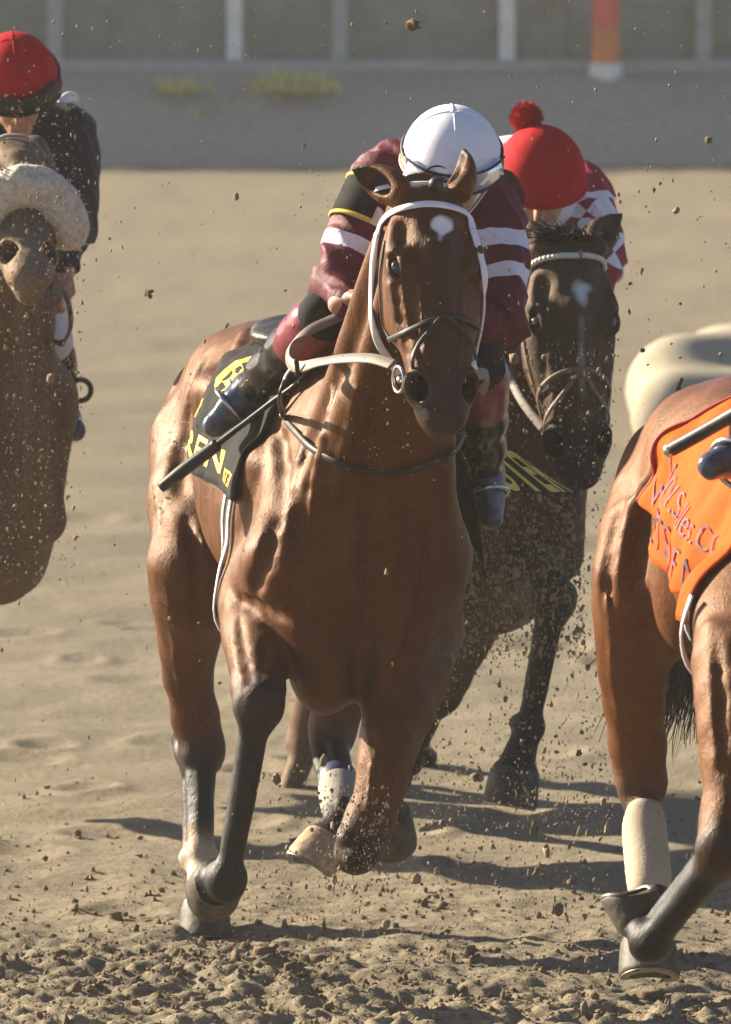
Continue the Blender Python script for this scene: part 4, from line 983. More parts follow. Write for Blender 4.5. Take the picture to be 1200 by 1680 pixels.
# reins
rn = thing('reins', at(540, 590, -.2), 'grey rubber reins looped from the bit to the hands of the maroon jockey', 'reins')
RP = [(645, 598, -.50), (610, 588, -.44), (565, 588, -.36), (525, 594, -.27), (492, 602, -.19), (474, 592, -.12), (478, 566, -.06), (510, 541, -.02), (550, 522, .02), (592, 502, .05)]
RN = [V3(-.1, -.8, .6)] * 4 + [V3(-.4, -.8, .3), V3(-1, -.3, .1), V3(-.7, .1, .6), V3(-.35, -.75, .5), V3(-.35, -.75, .5), V3(-.35, -.75, .5)]
strap('rein', [at(*p) for p in RP], RN, .030, .006, M_greyrein, rn, 8)
strap('rein', [pR, at(800, 615, -.4), at(790, 640, -.25), at(770, 600, -.05), at(752, 545, .05)], [V3(1, -.4, .3)] * 5, .028, .006, M_greyrein, rn, 8)
strap('rein_stop', [at(486, 590, -.205), at(488, 604, -.205), at(488, 618, -.205)], [V3(-.3, -1, 0)] * 3, .012, .004, M_leather, rn, 4)
# hanging neck strap
nk = [(484, 600, -.15), (468, 622, -.14), (459, 648, -.13)]
P, N = cst(A, nk + [(470, 684), (492, 712), (520, 738), (560, 758), (605, 771), (655, 772), (700, 760), (740, 738), (762, 712)], .010, .1)
ns_ = strap('neck_strap', P, N, .017, .007, M_leather, None); tag(ns_, 'black leather strap hanging in a curve across the chest of the leading bay horse', 'strap')
v, f = uv_sphere(P[3], .010, 10, 8); pymesh('buckle', v, f, M_steel, ns_)
# saddle cloth
def flareA(s, th):
    if th > 30:
        k = ((th - 30) / 64) ** 1.4 * max(0, min(1, (1.36 - s) / .5)); k2 = ((th - 30) / 64) ** 2 * max(0, min(1, (s - 1.2) / .2))
        return A.V * (.50 * k + .035 * k2) + V3(0, 0, -.09) * k
    return V3(0, 0, 0)
def edgeA(a, b, s, th):
    if th > 50: th = th + (th - 50) * .75 * max(0, (a - .5) * 2)
    return s + .05 * (abs(th) / 92) ** 2 * (1 - a), th
sc = thing('saddle_cloth', A.T(1.15, 0, .33), 'black saddle cloth with yellow lettering on the leading bay horse', 'saddle cloth')
surfA, v, f = cloth_on(A, .80, 1.62, 91, 94, .012, .004, flare=flareA, edge=edgeA)
cl = solid(pymesh('cloth', v, f, M_blackcloth, sc), .005)
lettering('lettering', 'FREN', surfA, .87, 84, .090, M_yellow, cl, -1, widen=2.3); lettering('lettering', 'ISTER', surfA, 1.40, 86, .05, M_yellow, cl, -1, widen=1.2)
lettering('lettering', 'FRENISTER', surfA, 1.46, 93, .118, M_yellow, cl, 1, lift=.006)
lettering('numeral', '6', surfA, .93, 48, .20, M_yellow, cl, -1, widen=2.2); lettering('numeral', '6', surfA, 1.18, 44, .20, M_yellow, cl, 1)
lettering('emblem', '*Y', surfA, .86, 66, .07, M_yellow, cl, -1, widen=1.6)
# saddle, girth, stirrups
sd_ = thing('racing_saddle', A.T(1.22, 0, .36), 'small black racing saddle with pale girth straps under the maroon jockey', 'saddle')
S = [ell(A.T(1.12, 0, .36), (.16, .15, .035), A.fr, .04), ell(A.T(1.30, 0, .40), (.09, .09, .05), A.fr, .05), ell(A.T(1.0, 0, .35), (.06, .13, .045), A.fr, .04)]
sdf_part('seat', S, .009, M_leather, sd_)
pb = [surfA(1.42 + .06 * math.sin(t), t * 50, .01) for t in np.linspace(-1, 1, 11)]; strap('blue_pad', pb, [p - A.T(1.42, 0, 0) for p in pb], .10, .014, M_blue, sd_)
for s0, mt, wd in ((1.480, M_white, .024), (1.515, M_leather, .05), (1.565, M_white, .018)):
    pts, nn = [], []
    for th in np.linspace(86, 274, 17):
        a = math.radians(th); o = A.T(s0 - .02 * math.sin(a), .75 * math.sin(a), .75 * math.cos(a)); c = A.T(s0, 0, 0); h_, n_, i_, d_ = A.bvh.ray_cast(Vector(o), Vector(unit(c - o)))
        if h_ is not None: pts.append(np.array(h_) + np.array(n_) * (.006 if mt is M_leather else .010)); nn.append(np.array(n_))
    strap('girth', pts, nn, wd, .006, mt, sd_, 4)

# ------------------------------------------------------------------ the jockey in maroon
M_silkA = silk_mat('maroon_silks', 'bands', (.110, .006, .020), (.78, .76, .84), ((.215, .315), (.41, .485)))
M_capW = plain('white_helmet_cover', (.80, .80, .84), .6, .04, 22, .35, .004)
M_rimtan = plain('helmet_harness', (.30, .24, .12), .6, .3, 80, .4, .001)
JA = dict(head=at(741, 268, -.04), up=V3(.03, -.42, .90), face=V3(.06, -.9, -.42), hr=(.119, .140, .128), rim_mat=M_rimtan,
          sh=(at(632, 292, .26), at(806, 330, .24)), hip=at(694, 352, .86), el=(at(552, 468, .16), at(829, 532, .08)), wr=(at(568, 496, .02), at(760, 520, -.02)),
          hd=(V3(.9, -.3, .25), V3(-.6, -.5, 0)), hn=(V3(.2, -.5, -.8), V3(0, -.5, -.8)),
          kn=(at(527, 524, .12), at(790, 610, .30)), an=(at(412, 640, .44), at(797, 775, .60)), to=(at(352, 698, .44), at(806, 850, .55)))
M_cuff = plain('maroon_boot_top', (.20, .035, .055), .22, .2, 30, .3, .0012)
jk, onA, soA = jockey('person', 'jockey in maroon silks with white sleeve bands and white helmet on the leading horse', A.T(1.15, 0, .38), JA, M_silkA, M_capW, pants=M_blackcloth, boot_top=M_cuff, h=.0055)
# arm band with a number holder
el, sh = JA['el'][0], JA['sh'][0]; ax_ = unit(el - sh); c0 = sh + ax_ * .085
u1 = orth(V3(-1, -.3, .1), ax_); u2 = np.cross(ax_, u1)
for off, w_, mt, k in ((0, .10, M_blackcloth, 1.0), (-.052, .010, M_yellow, 1.03), (.052, .010, M_yellow, 1.03)):
    pts = [c0 + ax_ * off + (u1 * math.cos(a) + u2 * math.sin(a)) * .083 * k for a in np.linspace(-1.5, 1.5, 13)]
    o = strap('arm_badge', pts, [p - (c0 + ax_ * off) for p in pts], w_, .006, mt, soA, 2)
# stirrups
for i, e in ((0, -1), (1, 1)):
    an, to = JA['an'][i], JA['to'][i]; m = an * .45 + to * .55; 
    ring('stirrup', m + V3(0, 0, .01), to - an, .050, .0055, M_steel, sd_)
    st_ = [m + V3(0, 0, .07), (m + A.T(1.28, e * .2, .2)) / 2, A.T(1.28, e * .16, .34)]; strap('stirrup_leather', st_, [A.V * e] * 3, .018, .004, M_leather, sd_)
# whip in his hand
wp = [at(264, 800, .35), at(300, 772, .335), at(345, 738, .32), at(356, 729, .315), at(360, 726, .315), at(440, 664, .27), at(500, 615, .2), at(560, 520, .08)]
wh = rod('riding_whip', wp, .012, M_leather, None, 5, [.013, .0165, .0165, .016, .008, .0065, .006, .006], 10); tag(wh, 'long dark riding whip slanting down across the black saddle cloth', 'whip')
# ------------------------------------------------------------------ the dark horse behind on the right
DKB, DKD = (.060, .039, .028), (.014, .011, .010)
B = Horse((-.02, 4.15, 1.20), (.33, 2.28, 1.12), DKB, DKD)
B.torso()
B.neck(at(815, 860, 2.55), at(930, 440, 2.05), [(-.15, .18, .26, .26), (0, .20, .28, .30), (.3, .165, .23, .24), (.6, .125, .17, .18), (.85, .10, .12, .14), (1.02, .085, .10, .11)], V3(0, .75, .66))
B.head(at(928, 408, 1.95), at(948, 792, 1.80), V3(math.cos(.20), math.sin(.20), -.03), .98, ears=((-.6, .6, .55, V3(-.6, -.8, 0)), (.75, .5, .75, V3(.3, -.9, 0))))
B.foreleg(B.T(1.80, .165, -.12), at(850, 940, 2.35), [(at(885, 962, 2.14), .072)], at(908, 985, 1.96), at(868, 1192, 2.0), 1,
          (at(846, 1262, 1.96), V3(-.15, -.15, -.97), V3(-.05, -1, .1), 1.22, 'dark'))
B.foreleg(B.T(1.80, -.165, -.12), at(775, 990, 2.5), [(at(750, 1060, 2.6), .075)], at(722, 1140, 2.72), at(668, 1250, 2.95), -1,
          (at(650, 1262, 3.05), V3(-.3, .6, -.5), V3(-.3, -.5, -.7), 1.05, 'dark'))
B.hindleg(B.T(.36, -.125, -.02), at(560, 980, 3.5), [(at(545, 1060, 3.7), .085), (at(525, 1130, 3.8), .06)], at(505, 1215, 3.85), at(452, 1360, 3.75), at(520, 1190, 3.98),
          (at(438, 1392, 3.66), V3(-.2, -.3, -.9), V3(-.3, -.9, 0), 1.05, 'dark'), cols=((.10, .06, .04), (.10, .07, .05), (.12, .09, .06)))
B.hindleg(B.T(.36, .125, -.02), at(700, 960, 3.6), [(at(690, 1050, 3.8), .085), (at(680, 1100, 3.95), .06)], at(680, 1150, 4.1), at(690, 1250, 4.25), at(684, 1130, 4.2),
          (at(690, 1290, 4.25), V3(0, .3, -.9), V3(0, -.9, -.3), 1.05, 'dark'))
def post_B(v, C):
    pk = B.H(.135, .012, .09); q = v - pk; nz = wob(v[:, 0], v[:, 1], v[:, 2], 150, 19); u = q @ B.hU; s_ = q @ B.hV
    d = np.sqrt((u / .042) ** 2 + (s_ / (.026 - .25 * np.clip(u, -.03, .04))) ** 2) + nz * .4
    w = (np.clip(1.4 - d * 1.3, 0, 1) * (np.abs(q @ B.hW) < .05))[:, None]
    C = C * (1 - w) + np.array((.62, .60, .58)) * w
    pk = B.H(.30, .005, .07); q = v - pk; u = q @ B.hU; s_ = q @ B.hV                                  # thin strip down the nose
    w = (np.clip(1.5 - np.sqrt((u / .10) ** 2 + (s_ / .008) ** 2) - nz * .4, 0, 1) * (np.abs(q @ B.hW) < .05))[:, None] * .35
    return C * (1 - w) + np.array((.5, .48, .46)) * w
B.lines = [(.014, -1, [(860, 820), (850, 900), (845, 980)]), (.010, 1, [(880, 800), (890, 870), (892, 930)]), (.007, 1, [(900, 560), (906, 620), (912, 680)]), (.007, 1, [(965, 560), (962, 620), (958, 680)])]
B.finish('race_horse', 'dark brown racehorse with white star and beaded browband running behind the leading horse', (.16, 3.2), M_coat_dirty, .011,
         fine=([(.42, .78, .0065)], [(1.60, 2.2, .0065)], [(1.20, 2.0, .0065)]), post=post_B, eye_mat=M_eye, hoof_mats=HOOF, shoe_mat=M_shoe)
tail_of(B, M_hair, [B.T(-.02, 0, .17), B.T(-.14, 0, .14), B.T(-.26, .02, -.10), B.T(-.34, .03, -.42)], 200)
mane_of(B, M_hair, 260, .11, lay=V3(-1, -.2, .3))
S = []
for _ in range(150):                                                       # forelock blown up between the ears
    b0 = B.H(-.01, rng.uniform(-.05, .05), .05); d = unit(V3(rng.normal() * .5 - .15, -.3, rng.uniform(.2, .9))); l = rng.uniform(.05, .11)
    S.append([b0 + d * l * t + V3(-.03, 0, -.03) * t * t for t in (0, .3, .6, 1)])
hair_mesh('forelock', S, M_hair, B.root, .004)
brB = thing('bridle', B.H(.2, 0, 0), 'brown leather bridle with pale beaded browband on the dark horse', 'bridle')
P, N = on_head(B, [(.055, -.10, .0), (.04, -.085, .05), (.035, -.04, .085), (.035, .0, .09), (.035, .04, .085), (.04, .085, .05), (.055, .10, .0)], .006); bb = strap('browband', P, N, .016, .006, M_leather, brB)
C_ = catmull(P, 5); M_bead = plain('pearl_bead', (.62, .60, .50), .3, .1, 60, 0)
bv, bf = uv_sphere((0, 0, 0), .0085, 10, 7); bme = None
for i in range(1, len(C_) - 1):
    n_ = unit(C_[i] - B.H(.035, 0, -.02)); o = pymesh('bead', [np.array(x) + C_[i] + n_ * .006 for x in bv], bf, M_bead, bb)
for e in (-1, 1):
    P, N = on_head(B, [(.055, e * .10, .0), (.15, e * .115, -.02), (.27, e * .10, -.01), (.38, e * .08, .0), (.45, e * .07, .0)], .006); strap('cheekpiece', P, N, .014, .005, M_brown, brB)
    p_ = B.H(.462, e * .076, -.006); ring('bit_ring', p_, B.hV * e, .030, .0045, M_steel, brB)
P, N = on_head(B, [(.42, -.08, -.03), (.37, -.075, .02), (.335, -.05, .06), (.325, 0, .075), (.335, .05, .06), (.37, .075, .02), (.42, .08, -.03)], .006); strap('noseband', P, N, .014, .006, M_brown, brB)
P, N = on_head(B, [(.50, -.06, -.03), (.44, -.06, .03), (.38, -.03, .06), (.335, 0, .075), (.38, .03, .06), (.44, .06, .03), (.50, .06, -.03)], .009); strap('noseband', P, N, .012, .005, M_brown, brB)
rB = thing('reins', at(830, 620, 1.9), 'dark reins running from the dark horse bit up to its red capped jockey', 'reins')
strap('rein', [B.H(.462, -.08, -.006), at(858, 660, 1.9), at(832, 610, 2.0), at(815, 570, 2.15)], [V3(-.5, -.8, .2)] * 4, .024, .006, M_greyrein, rB)
strap('rein', [B.H(.462, .08, -.006), at(1000, 620, 2.05), at(985, 540, 2.3), at(985, 490, 2.45)], [V3(.8, -.5, .2)] * 4, .024, .006, M_greyrein, rB)
M_silkB = silk_mat('red_white_check_silks', 'check', (.30, .010, .035), (.78, .76, .82))
M_capR = plain('red_helmet_cover', (.42, .004, .012), .8, .12, 24, .4, .004, spec=.12, dirt=.10)
JB = dict(nogog=True, strap=M_leather, head=at(886, 300, 2.32), up=V3(.04, -.45, .89), face=V3(-.02, -.88, -.45), hr=(.125, .140, .150), rim_mat=M_capR,
          sh=(at(815, 335, 2.6), at(955, 318, 2.6)), hip=at(840, 300, 3.15), el=(at(800, 500, 2.45), at(990, 430, 2.5)), wr=(at(830, 540, 2.3), at(978, 500, 2.42)),
          hd=(V3(.5, -.6, -.2), V3(-.4, -.6, -.3)), hn=(V3(.2, -.4, -.9), V3(-.2, -.4, -.9)),
          kn=(at(740, 600, 2.75), at(955, 600, 2.8)), an=(at(700, 760, 3.1), at(905, 760, 3.1)), to=(at(690, 810, 3.0), at(912, 815, 3.0)))
jB, onB, soB = jockey('person', 'jockey in red and white checked silks with red pompom cap on the dark horse', B.T(1.15, 0, .38), JB, M_silkB, M_capR, h=.007, seam=False)
# pompom of short wool
pc = onB(math.pi, .28, 1.0) + V3(0, -.02, .03); S = []
pc = at(864, 193, 2.33)
for _ in range(900):
    d = unit(rng.normal(size=3)); S.append([pc + d * .008, pc + d * .03, pc + d * rng.uniform(.040, .050)])
hair_mesh('pompom', S, M_capR, jB, .004)
v, f = uv_sphere(pc, .038, 16, 12); pymesh('pompom_core', v, f, M_capR, jB)
scB = thing('saddle_cloth', B.T(1.15, 0, .33), 'dark saddle cloth on the dark horse, mostly hidden behind the leading horse', 'saddle cloth')
_, v, f = cloth_on(B, .85, 1.5, 80, 80, .012); solid(pymesh('cloth', v, f, M_blackcloth, scB), .005)

# ------------------------------------------------------------------ the bay horse cut by the right edge
BY2 = (.115, .038, .0105)
SHC = 1.1
def atC(px, py, Y): return at(px, py, Y - SHC)
Cc = Horse((.765, -.60, 1.300), (1.085, -2.46, 1.235), BY2, BAYD)
Cc.torso()
Cc.neck(Cc.T(1.60, 0, .12), Cc.T(2.20, 0, .62), [(-.15, .18, .26, .26), (0, .20, .28, .30), (.3, .165, .23, .24), (.6, .125, .17, .18), (.85, .10, .12, .14), (1.02, .085, .10, .11)], V3(0, .75, .66))
Cc.head(Cc.T(2.28, .02, .62), Cc.T(2.52, .05, .12), Cc.V, 1.0, ears=((-.3, .4, .9), (.3, .4, .9)))
Cc.foreleg(Cc.T(1.78, -.165, -.12), atC(1222, 1000, -1.12), [(atC(1210, 1090, -1.25), .088), (atC(1203, 1200, -1.36), .068), (atC(1203, 1300, -1.42), .054)], atC(1190, 1392, -1.46), atC(1068, 1545, -1.30), -1,
           (atC(1058, 1520, -1.235), V3(-.28, .25, .9), V3(-.55, .8, -.25), 1.02, 'grey'))
Cc.foreleg(Cc.T(1.78, .165, -.12), atC(1480, 1010, -1.1), [(atC(1490, 1100, -1.25), .085)], atC(1500, 1230, -1.45), atC(1490, 1480, -1.4), 1,
           (atC(1485, 1540, -1.4), V3(0, .2, -.9), V3(0, -.9, -.2), 1.05, 'grey'))
Cc.hindleg(Cc.T(.36, -.125, -.02), atC(1062, 950, .02), [(atC(1042, 1050, .10), .080), (atC(1041, 1150, .20), .062)], atC(1052, 1275, .26), atC(1072, 1480, .06), atC(1022, 1255, .36),
           (atC(1064, 1545, -.05), V3(0, -.48, -.88), V3(.05, -.88, .48), 1.16, 'grey'), cols=(BY2, (.10, .05, .03), BLACKPT))
Cc.hindleg(Cc.T(.36, .125, -.02), atC(1270, 960, -.05), [(atC(1290, 1060, .1), .085), (atC(1300, 1150, .25), .06)], atC(1310, 1260, .35), atC(1320, 1440, .3), atC(1310, 1230, .46),
           (atC(1320, 1500, .25), V3(0, .1, -.95), V3(0, -.95, -.1), 1.1, 'grey'))
Cc.lines = [(.016, -1, [(1090, 760), (1060, 830), (1045, 900), (1040, 960)]), (.014, 1, [(1120, 700), (1080, 760), (1040, 830), (1020, 900)]), (.012, -1, [(1010, 850), (995, 920), (1000, 1000)]), (.007, 1, [(992, 960), (1004, 1040), (1006, 1110), (1018, 1180)]), (.012, -1, [(1060, 980), (1062, 1060), (1052, 1140)]),
            (.008, -1, [(1178, 1060), (1182, 1150), (1188, 1260)]), (.007, 1, [(1165, 1080), (1168, 1160), (1174, 1250)]), (.006, 1, [(1150, 690), (1120, 720), (1085, 790)])]
Cc.finish('race_horse', 'bay racehorse with orange saddle cloth cut off by the right edge of the photo', (.96, -1.5), M_coat, .0095,
          eye_mat=M_eye, hoof_mats=HOOF, shoe_mat=M_shoe)
tail_of(Cc, M_hair, [Cc.T(-.02, 0, .17), Cc.T(-.07, 0, .04), atC(1160, 850, .85), atC(1142, 1000, .92), atC(1118, 1110, .95), atC(1096, 1190, 1.0)], 1000, .075, .0045)
hk, ft, fw_ = Cc.cannons[0]; bnd = [hk * (1 - t) + ft * t for t in (.30, .44, .58, .72, .86)]
M_band = plain('bandage_cotton', (.42, .345, .245), .9, .12, 160, .7, .002, dirt=.35)
Q = tube([(p, r) for p, r in zip(bnd, (.042, .041, .040, .041, .042))], .02) + tube([(p - fw_ * .040, .029) for p in bnd], .02)
lb, _, _ = sdf_part('leg_bandage', Q, .006, M_band, None, disp=lambda x, y, z: .0007 * np.sin(z * 330 + x * 90))
tag(lb, 'cream bandage wrapped round the hind leg of the bay horse at the right edge', 'bandage')
P = [bnd[0] + (V3(1, 0, 0) * math.cos(a) + V3(0, -1, 0) * math.sin(a)) * .0435 + V3(0, 0, -.03) for a in np.linspace(0, 2 * math.pi, 17)[:-1]]
strap('bandage_tape', P, [p - bnd[0] for p in P], .012, .003, M_white, lb, 2, True)
# bandage on the inner hind leg of the leading horse
h2, f2, fw_ = A.cannons[1]; h2 = h2 - fw_ * .01; f2 = f2 - fw_ * .01
Q = tube([(h2 * (1 - t) + f2 * t, .046) for t in (.62, .75, .86, .96)], .02); lb2, _, _ = sdf_part('leg_bandage', Q, .006, plain('white_bandage', (.33, .31, .27), .85, .1, 160, .6, .002, dirt=.3), None)
tag(lb2, 'white and blue leg bandage on the inner hind leg of the leading horse', 'bandage')
ax_ = unit(f2 - h2); u1 = orth(V3(1, 0, 0), ax_); u2 = np.cross(ax_, u1); c0 = h2 * .40 + f2 * .60
P = [c0 + (u1 * math.cos(a) + u2 * math.sin(a)) * .048 for a in np.linspace(0, 2 * math.pi, 17)[:-1]]
strap('bandage_cuff', P, [p - c0 for p in P], .05, .004, plain('navy_tape', (.02, .035, .09), .5, .2, 80, .3, .001), lb2, 2, True)
# orange saddle cloth
M_orange = plain('orange_cloth', (.56, .085, .002), .8, .08, 60, .5, .003, spec=.12)
M_red = plain('dark_orange_hem', (.28, .016, .006), .7, .1, 80, .4, .002); M_purple = plain('purple_print', (.10, .02, .05), .7, .2, 120, .2, .001)
scC = thing('saddle_cloth', Cc.T(1.15, 0, .33), 'bright orange saddle cloth with thin purple lettering on the bay horse at right', 'saddle cloth')
def edgeC(a, b, s, th):
    bot = np.interp(s, [.60, .85, 1.2, 1.62], [79, 92, 106, 103]); t2 = th / 100 * bot
    return s + .16 * (1 - a) * max(0, 1 - abs(t2) / 80), t2
def flareC(s, th):
    k = max(0, min(1, (abs(th) - 55) / 45)); return Cc.V * (np.sign(th) * .018 * k * (1 + math.sin(s * 22)))
surfC, v, f = cloth_on(Cc, .62, 1.62, 100, 100, .012, .006, 60, 90, flare=flareC, edge=edgeC)
clC = solid(pymesh('cloth', v, f, M_orange, scC), .004)
nt = 90
for (cols_, nm, wd) in ((range(0, 1), 'hem', .03),):
    pts = [np.array(v[j]) for j in range(0, nt, 3)]; strap('rear_hem', pts, [p - Cc.T(.8, 0, 0) for p in pts], 0.03, .008, M_red, clC, 3)
lettering('lettering', 'WWW.Salles.COM', surfC, .78, 66, .085, M_purple, clC, -1, .006, False, 1.0, -3.0)
lettering('lettering', 'WOMETS OF MET', surfC, .68, 80, .10, M_purple, clC, -1, .006, False, .95, -3.6)
sdC = thing('racing_saddle', Cc.T(1.22, 0, .36), 'small racing saddle with white girth on the bay horse at right', 'saddle')
sdf_part('seat', [ell(Cc.T(1.12, 0, .37), (.16, .15, .035), Cc.fr, .04), ell(Cc.T(1.30, 0, .41), (.09, .09, .05), Cc.fr, .05)], .011, M_leather, sdC)
for s0, mt, wd in ((1.555, M_white, .028), (1.60, M_leather, .05), (1.645, M_white, .018)):
    pts, nn = [], []
    for th in np.linspace(92, 268, 17):
        a = math.radians(th); o = Cc.T(s0, .75 * math.sin(a), .75 * math.cos(a)); c = Cc.T(s0, 0, 0); h_, n_, i_, d_ = Cc.bvh.ray_cast(Vector(o), Vector(unit(c - o)))
        if h_ is not None: pts.append(np.array(h_) + np.array(n_) * (.006 if mt is M_leather else .024)); nn.append(np.array(n_))
    strap('girth', pts, nn, wd, .006, mt, sdC, 4)
M_silkC = silk_mat('green_silks', 'bands', (.03, .12, .06), (.75, .75, .75), ((.3, .4),))
JC = dict(head=Cc.T(1.75, .12, .98), up=V3(.06, -.45, .89), face=V3(.1, -.9, -.4), sh=(Cc.T(1.42, -.02, .80), Cc.T(1.42, .26, .80)), hip=Cc.T(.95, .14, .74),
          el=(Cc.T(1.62, -.06, .58), Cc.T(1.62, .28, .58)), wr=(Cc.T(1.82, -.03, .50), Cc.T(1.82, .10, .50)), hd=(V3(.2, -.9, 0), V3(0, -.9, 0)), hn=(V3(0, -.3, -.9), V3(0, -.3, -.9)),
          kn=(Cc.T(1.50, -.17, .42), Cc.T(1.42, .26, .37)), an=(atC(1232, 742, -1.06), Cc.T(1.12, .36, .10)), to=(atC(1168, 764, -1.12), Cc.T(1.18, .38, .02)))
jC, onC, _ = jockey('person', 'jockey at the right edge of whom only a wrapped boot shows', Cc.T(1.15, 0, .38), JC, M_silkC, M_capW, h=.009)
m_ = JC['an'][0] * .4 + JC['to'][0] * .6; ring('stirrup', m_ + V3(.02, 0, -.01), V3(-.5, -.6, -.4), .062, .007, M_steel, sdC)
wc = rod('riding_whip', [atC(1101, 738, -.95), atC(1150, 711, -1.0), atC(1200, 682, -1.05), atC(1260, 645, -1.15), atC(1330, 590, -1.3)], .013, M_leather, None, 5, [.0155, .0155, .0155, .013, .010], 10)
tag(wc, 'black riding whip with pale tip lying across the orange saddle cloth', 'whip')
v, f = uv_sphere(atC(1100, 738.5, -.95), .0158, 12, 8); pymesh('whip_tip', v, f, M_steel, wc)

# ------------------------------------------------------------------ the mud-spattered horse cut by the left edge
DD, DDd = (.130, .092, .064), (.034, .026, .020)
def atD(px, py, Y): return at(px, py, Y + .5)
Dh = Horse((-1.40, 4.72, 1.37), (-1.055, 2.82, 1.30), DD, DDd)
Dh.torso()
Dh.neck(atD(-20, 830, 2.55), atD(15, 285, 2.02), [(-.15, .18, .26, .26), (0, .20, .28, .30), (.3, .165, .23, .24), (.6, .125, .17, .18), (.85, .10, .12, .14), (1.02, .085, .10, .11)], V3(0, .75, .66))
Dh.head(atD(18, 252, 1.95), atD(50, 470, 1.42), V3(math.cos(.12), math.sin(.12), -.06), .88, ears=((-.5, .9, .5), (.5, .9, .5)), flare=.9, nosecol=(.20, .145, .10))
Dh.foreleg(Dh.T(1.80, .165, -.12), atD(30, 815, 2.50), [(atD(0, 865, 2.40), .08)], atD(-70, 930, 2.28), atD(-80, 1060, 2.60), 1, (atD(-82, 1040, 2.68), V3(0, .4, -.8), V3(0, -.8, -.4), 1.05, 'dark'))
Dh.foreleg(Dh.T(1.80, -.165, -.12), atD(-140, 960, 2.55), [(atD(-145, 1020, 2.55), .08)], atD(-150, 1085, 2.6), atD(-158, 1120, 2.95), -1, (atD(-160, 1100, 3.02), V3(0, .3, -.9), V3(0, -.9, -.3), 1.05, 'dark'))
Dh.hindleg(Dh.T(.36, -.125, -.02), Dh.T(.6, -.15, -.4), [(Dh.T(.5, -.16, -.5), .085), (Dh.T(.42, -.16, -.6), .06)], Dh.T(.36, -.16, -.66), Dh.T(.62, -.15, -.74), Dh.T(.29, -.16, -.60), (Dh.T(.70, -.15, -.77), V3(0, -.8, -.5), V3(0, -.9, .2), 1.05, 'dark'))
Dh.hindleg(Dh.T(.36, .125, -.02), Dh.T(.6, .10, -.4), [(Dh.T(.6, .06, -.5), .085), (Dh.T(.5, .02, -.6), .06)], Dh.T(.42, .0, -.66), Dh.T(.68, -.02, -.72), Dh.T(.35, .0, -.60), (Dh.T(.76, -.02, -.75), V3(0, -.8, -.5), V3(0, -.9, -.2), 1.05, 'dark'))
Dh.lines = [(.022, -1, [(22, 540), (26, 640), (20, 760), (5, 880)]), (.018, 1, [(60, 540), (72, 640), (80, 740), (84, 830)]), (.014, -1, [(88, 600), (98, 700), (100, 800)]), (.014, 1, [(40, 520), (46, 620), (48, 720), (45, 830)])]
Dh.finish('race_horse', 'mud spattered dark horse with fleece noseband cut off by the left edge of the photo', (-1.23, 3.8), M_coat_dirty, .012,
          fine=([(-1.2, -.75, .007)], [(1.8, 2.6, .007)], [(1.35, 2.05, .007)]), eye_mat=M_eye, hoof_mats=HOOF, shoe_mat=M_shoe)
tail_of(Dh, M_hair, [Dh.T(-.02, 0, .17), Dh.T(-.14, 0, .14), Dh.T(-.26, .02, -.10), Dh.T(-.34, .03, -.42)], 150)
brD = thing('bridle', Dh.H(.2, 0, 0), 'bridle with thick cream sheepskin noseband on the mud spattered horse at left', 'bridle')
P, N = on_head(Dh, [(.06, -.10, .0), (.045, -.085, .05), (.04, -.04, .085), (.04, 0, .09), (.04, .04, .085), (.045, .085, .05), (.06, .10, .0)], .008); strap('browband', P, N, .020, .008, plain('grey_webbing', (.25, .25, .26), .8, .2, 200, .3, .001), brD)
M_fleece = plain('sheepskin', (.60, .53, .40), .95, .25, 60, .8, .006, dirt=.45, sheen=.3)
P, N = on_head(Dh, [(.345, -.10, .005), (.33, -.085, .04), (.32, -.045, .07), (.32, 0, .08), (.32, .045, .07), (.33, .085, .04), (.345, .10, .005)], .032)
C_ = catmull(P, 4); fl, _, _ = sdf_part('fleece_noseband', tube([(p, .050) for p in C_[::2]], .02), .008, M_fleece, brD, disp=lambda x, y, z: .006 * wob(x, y, z, 110, 2) + .003 * wob(x, y, z, 260, 5))
S = []
for _ in range(2600):
    c = C_[rng.integers(0, len(C_))] + rng.normal(size=3) * .004; d = unit(rng.normal(size=3)); S.append([c + d * .046, c + d * .052 + rng.normal(size=3) * .004, c + d * rng.uniform(.054, .062) + rng.normal(size=3) * .006])
hair_mesh('wool', S, M_fleece, fl, .0035)
for e in (-1, 1):
    P, N = on_head(Dh, [(.06, e * .10, .0), (.15, e * .115, -.02), (.27, e * .10, -.01), (.38, e * .08, .0), (.45, e * .07, .0)], .006); strap('cheekpiece', P, N, .014, .005, M_leather, brD)
    ring('bit_ring', Dh.H(.462, e * .080, -.006), Dh.hV * e, .032, .0055, M_steel, brD)
rD = thing('reins', atD(95, 480, 1.8), 'dark looped rein beside the muzzle of the mud spattered horse', 'reins')
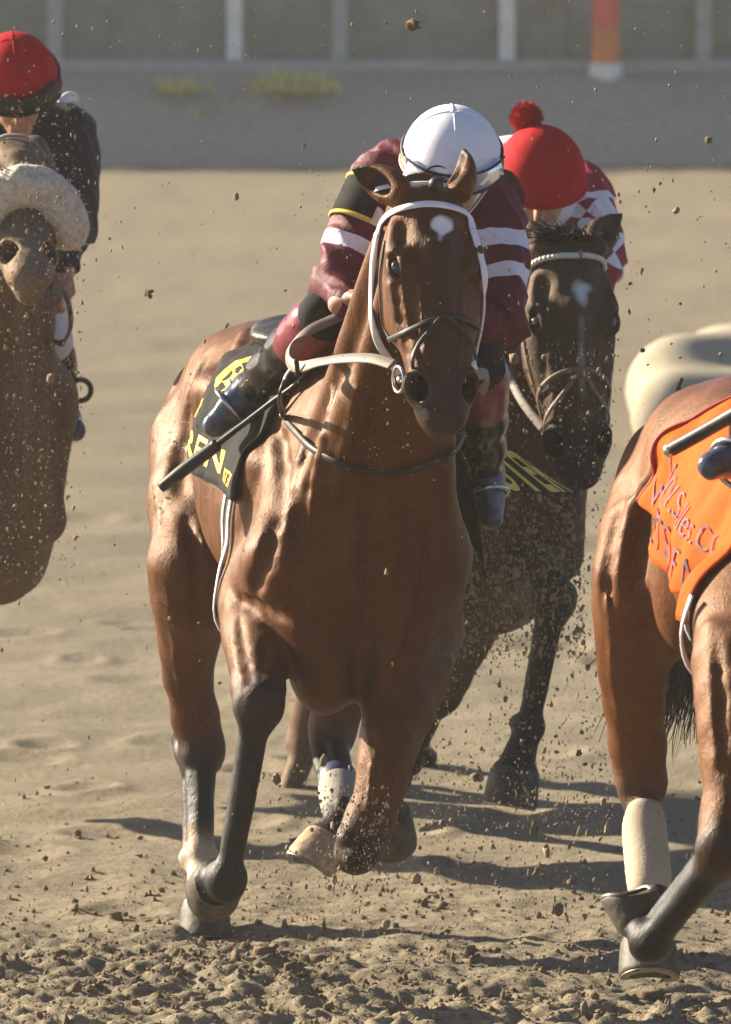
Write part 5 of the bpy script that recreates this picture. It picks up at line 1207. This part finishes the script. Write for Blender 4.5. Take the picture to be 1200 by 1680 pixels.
strap('rein', [Dh.H(.462, .085, -.006), atD(84, 478, 1.7), atD(101, 474, 1.8), atD(113, 500, 1.9), atD(116, 535, 2.0), atD(104, 562, 2.1), atD(90, 560, 2.2)], [V3(.5, -.8, .2)] * 7, .020, .007, M_leather, rD)
M_silkD = silk_mat('black_silks', 'bands', (.012, .013, .015), (.012, .013, .015), ((.3, .4),))
JD = dict(lens=M_leather, strap=M_leather, collar=M_blackcloth, head=atD(26, 140, 2.40), up=V3(-.03, -.50, .86), face=V3(.1, -.85, -.5), hr=(.122, .140, .140), rim_mat=M_capR,
          sh=(atD(-60, 215, 2.62), atD(112, 218, 2.62)), hip=atD(10, 290, 3.1), el=(atD(-80, 390, 2.45), atD(125, 372, 2.5)), wr=(atD(-40, 470, 2.25), atD(103, 452, 2.3)),
          hd=(V3(.4, -.7, -.2), V3(-.3, -.7, -.5)), hn=(V3(.2, -.4, -.9), V3(-.2, -.4, -.9)),
          kn=(atD(-150, 560, 2.7), atD(85, 560, 2.7)), an=(atD(-170, 690, 3.0), atD(98, 670, 2.95)), to=(atD(-175, 730, 2.9), atD(124, 708, 2.85)))
jD, onD, _ = jockey('person', 'jockey in black with a red cap and white collar at the left edge', Dh.T(1.15, 0, .38), JD, M_silkD, M_capR, h=.0075)
P = [atD(132, 640, 2.8) + (V3(1, 0, 0) * math.cos(a) + V3(0, 0, 1) * math.sin(a)) * .030 for a in np.linspace(0, 2 * math.pi, 13)[:-1]]
lp = rod('strap_loop', P, .008, M_leather, None, 2, closed=True); tag(lp, 'small black strap loop sticking out beside the left horse above the boot', 'strap')
scD = thing('saddle_cloth', Dh.T(1.15, 0, .33), 'dark saddle cloth under the jockey in black at the left edge', 'saddle cloth')
_, v, f = cloth_on(Dh, .85, 1.5, 70, 70, .012); solid(pymesh('cloth', v, f, M_blackcloth, scD), .005)

P = [atD(100, 168, 2.62), atD(114, 158, 2.68), atD(127, 160, 2.72)]
strap('scarf', P, [V3(.2, -.9, .4)] * 3, .030, .010, M_breech, jD)
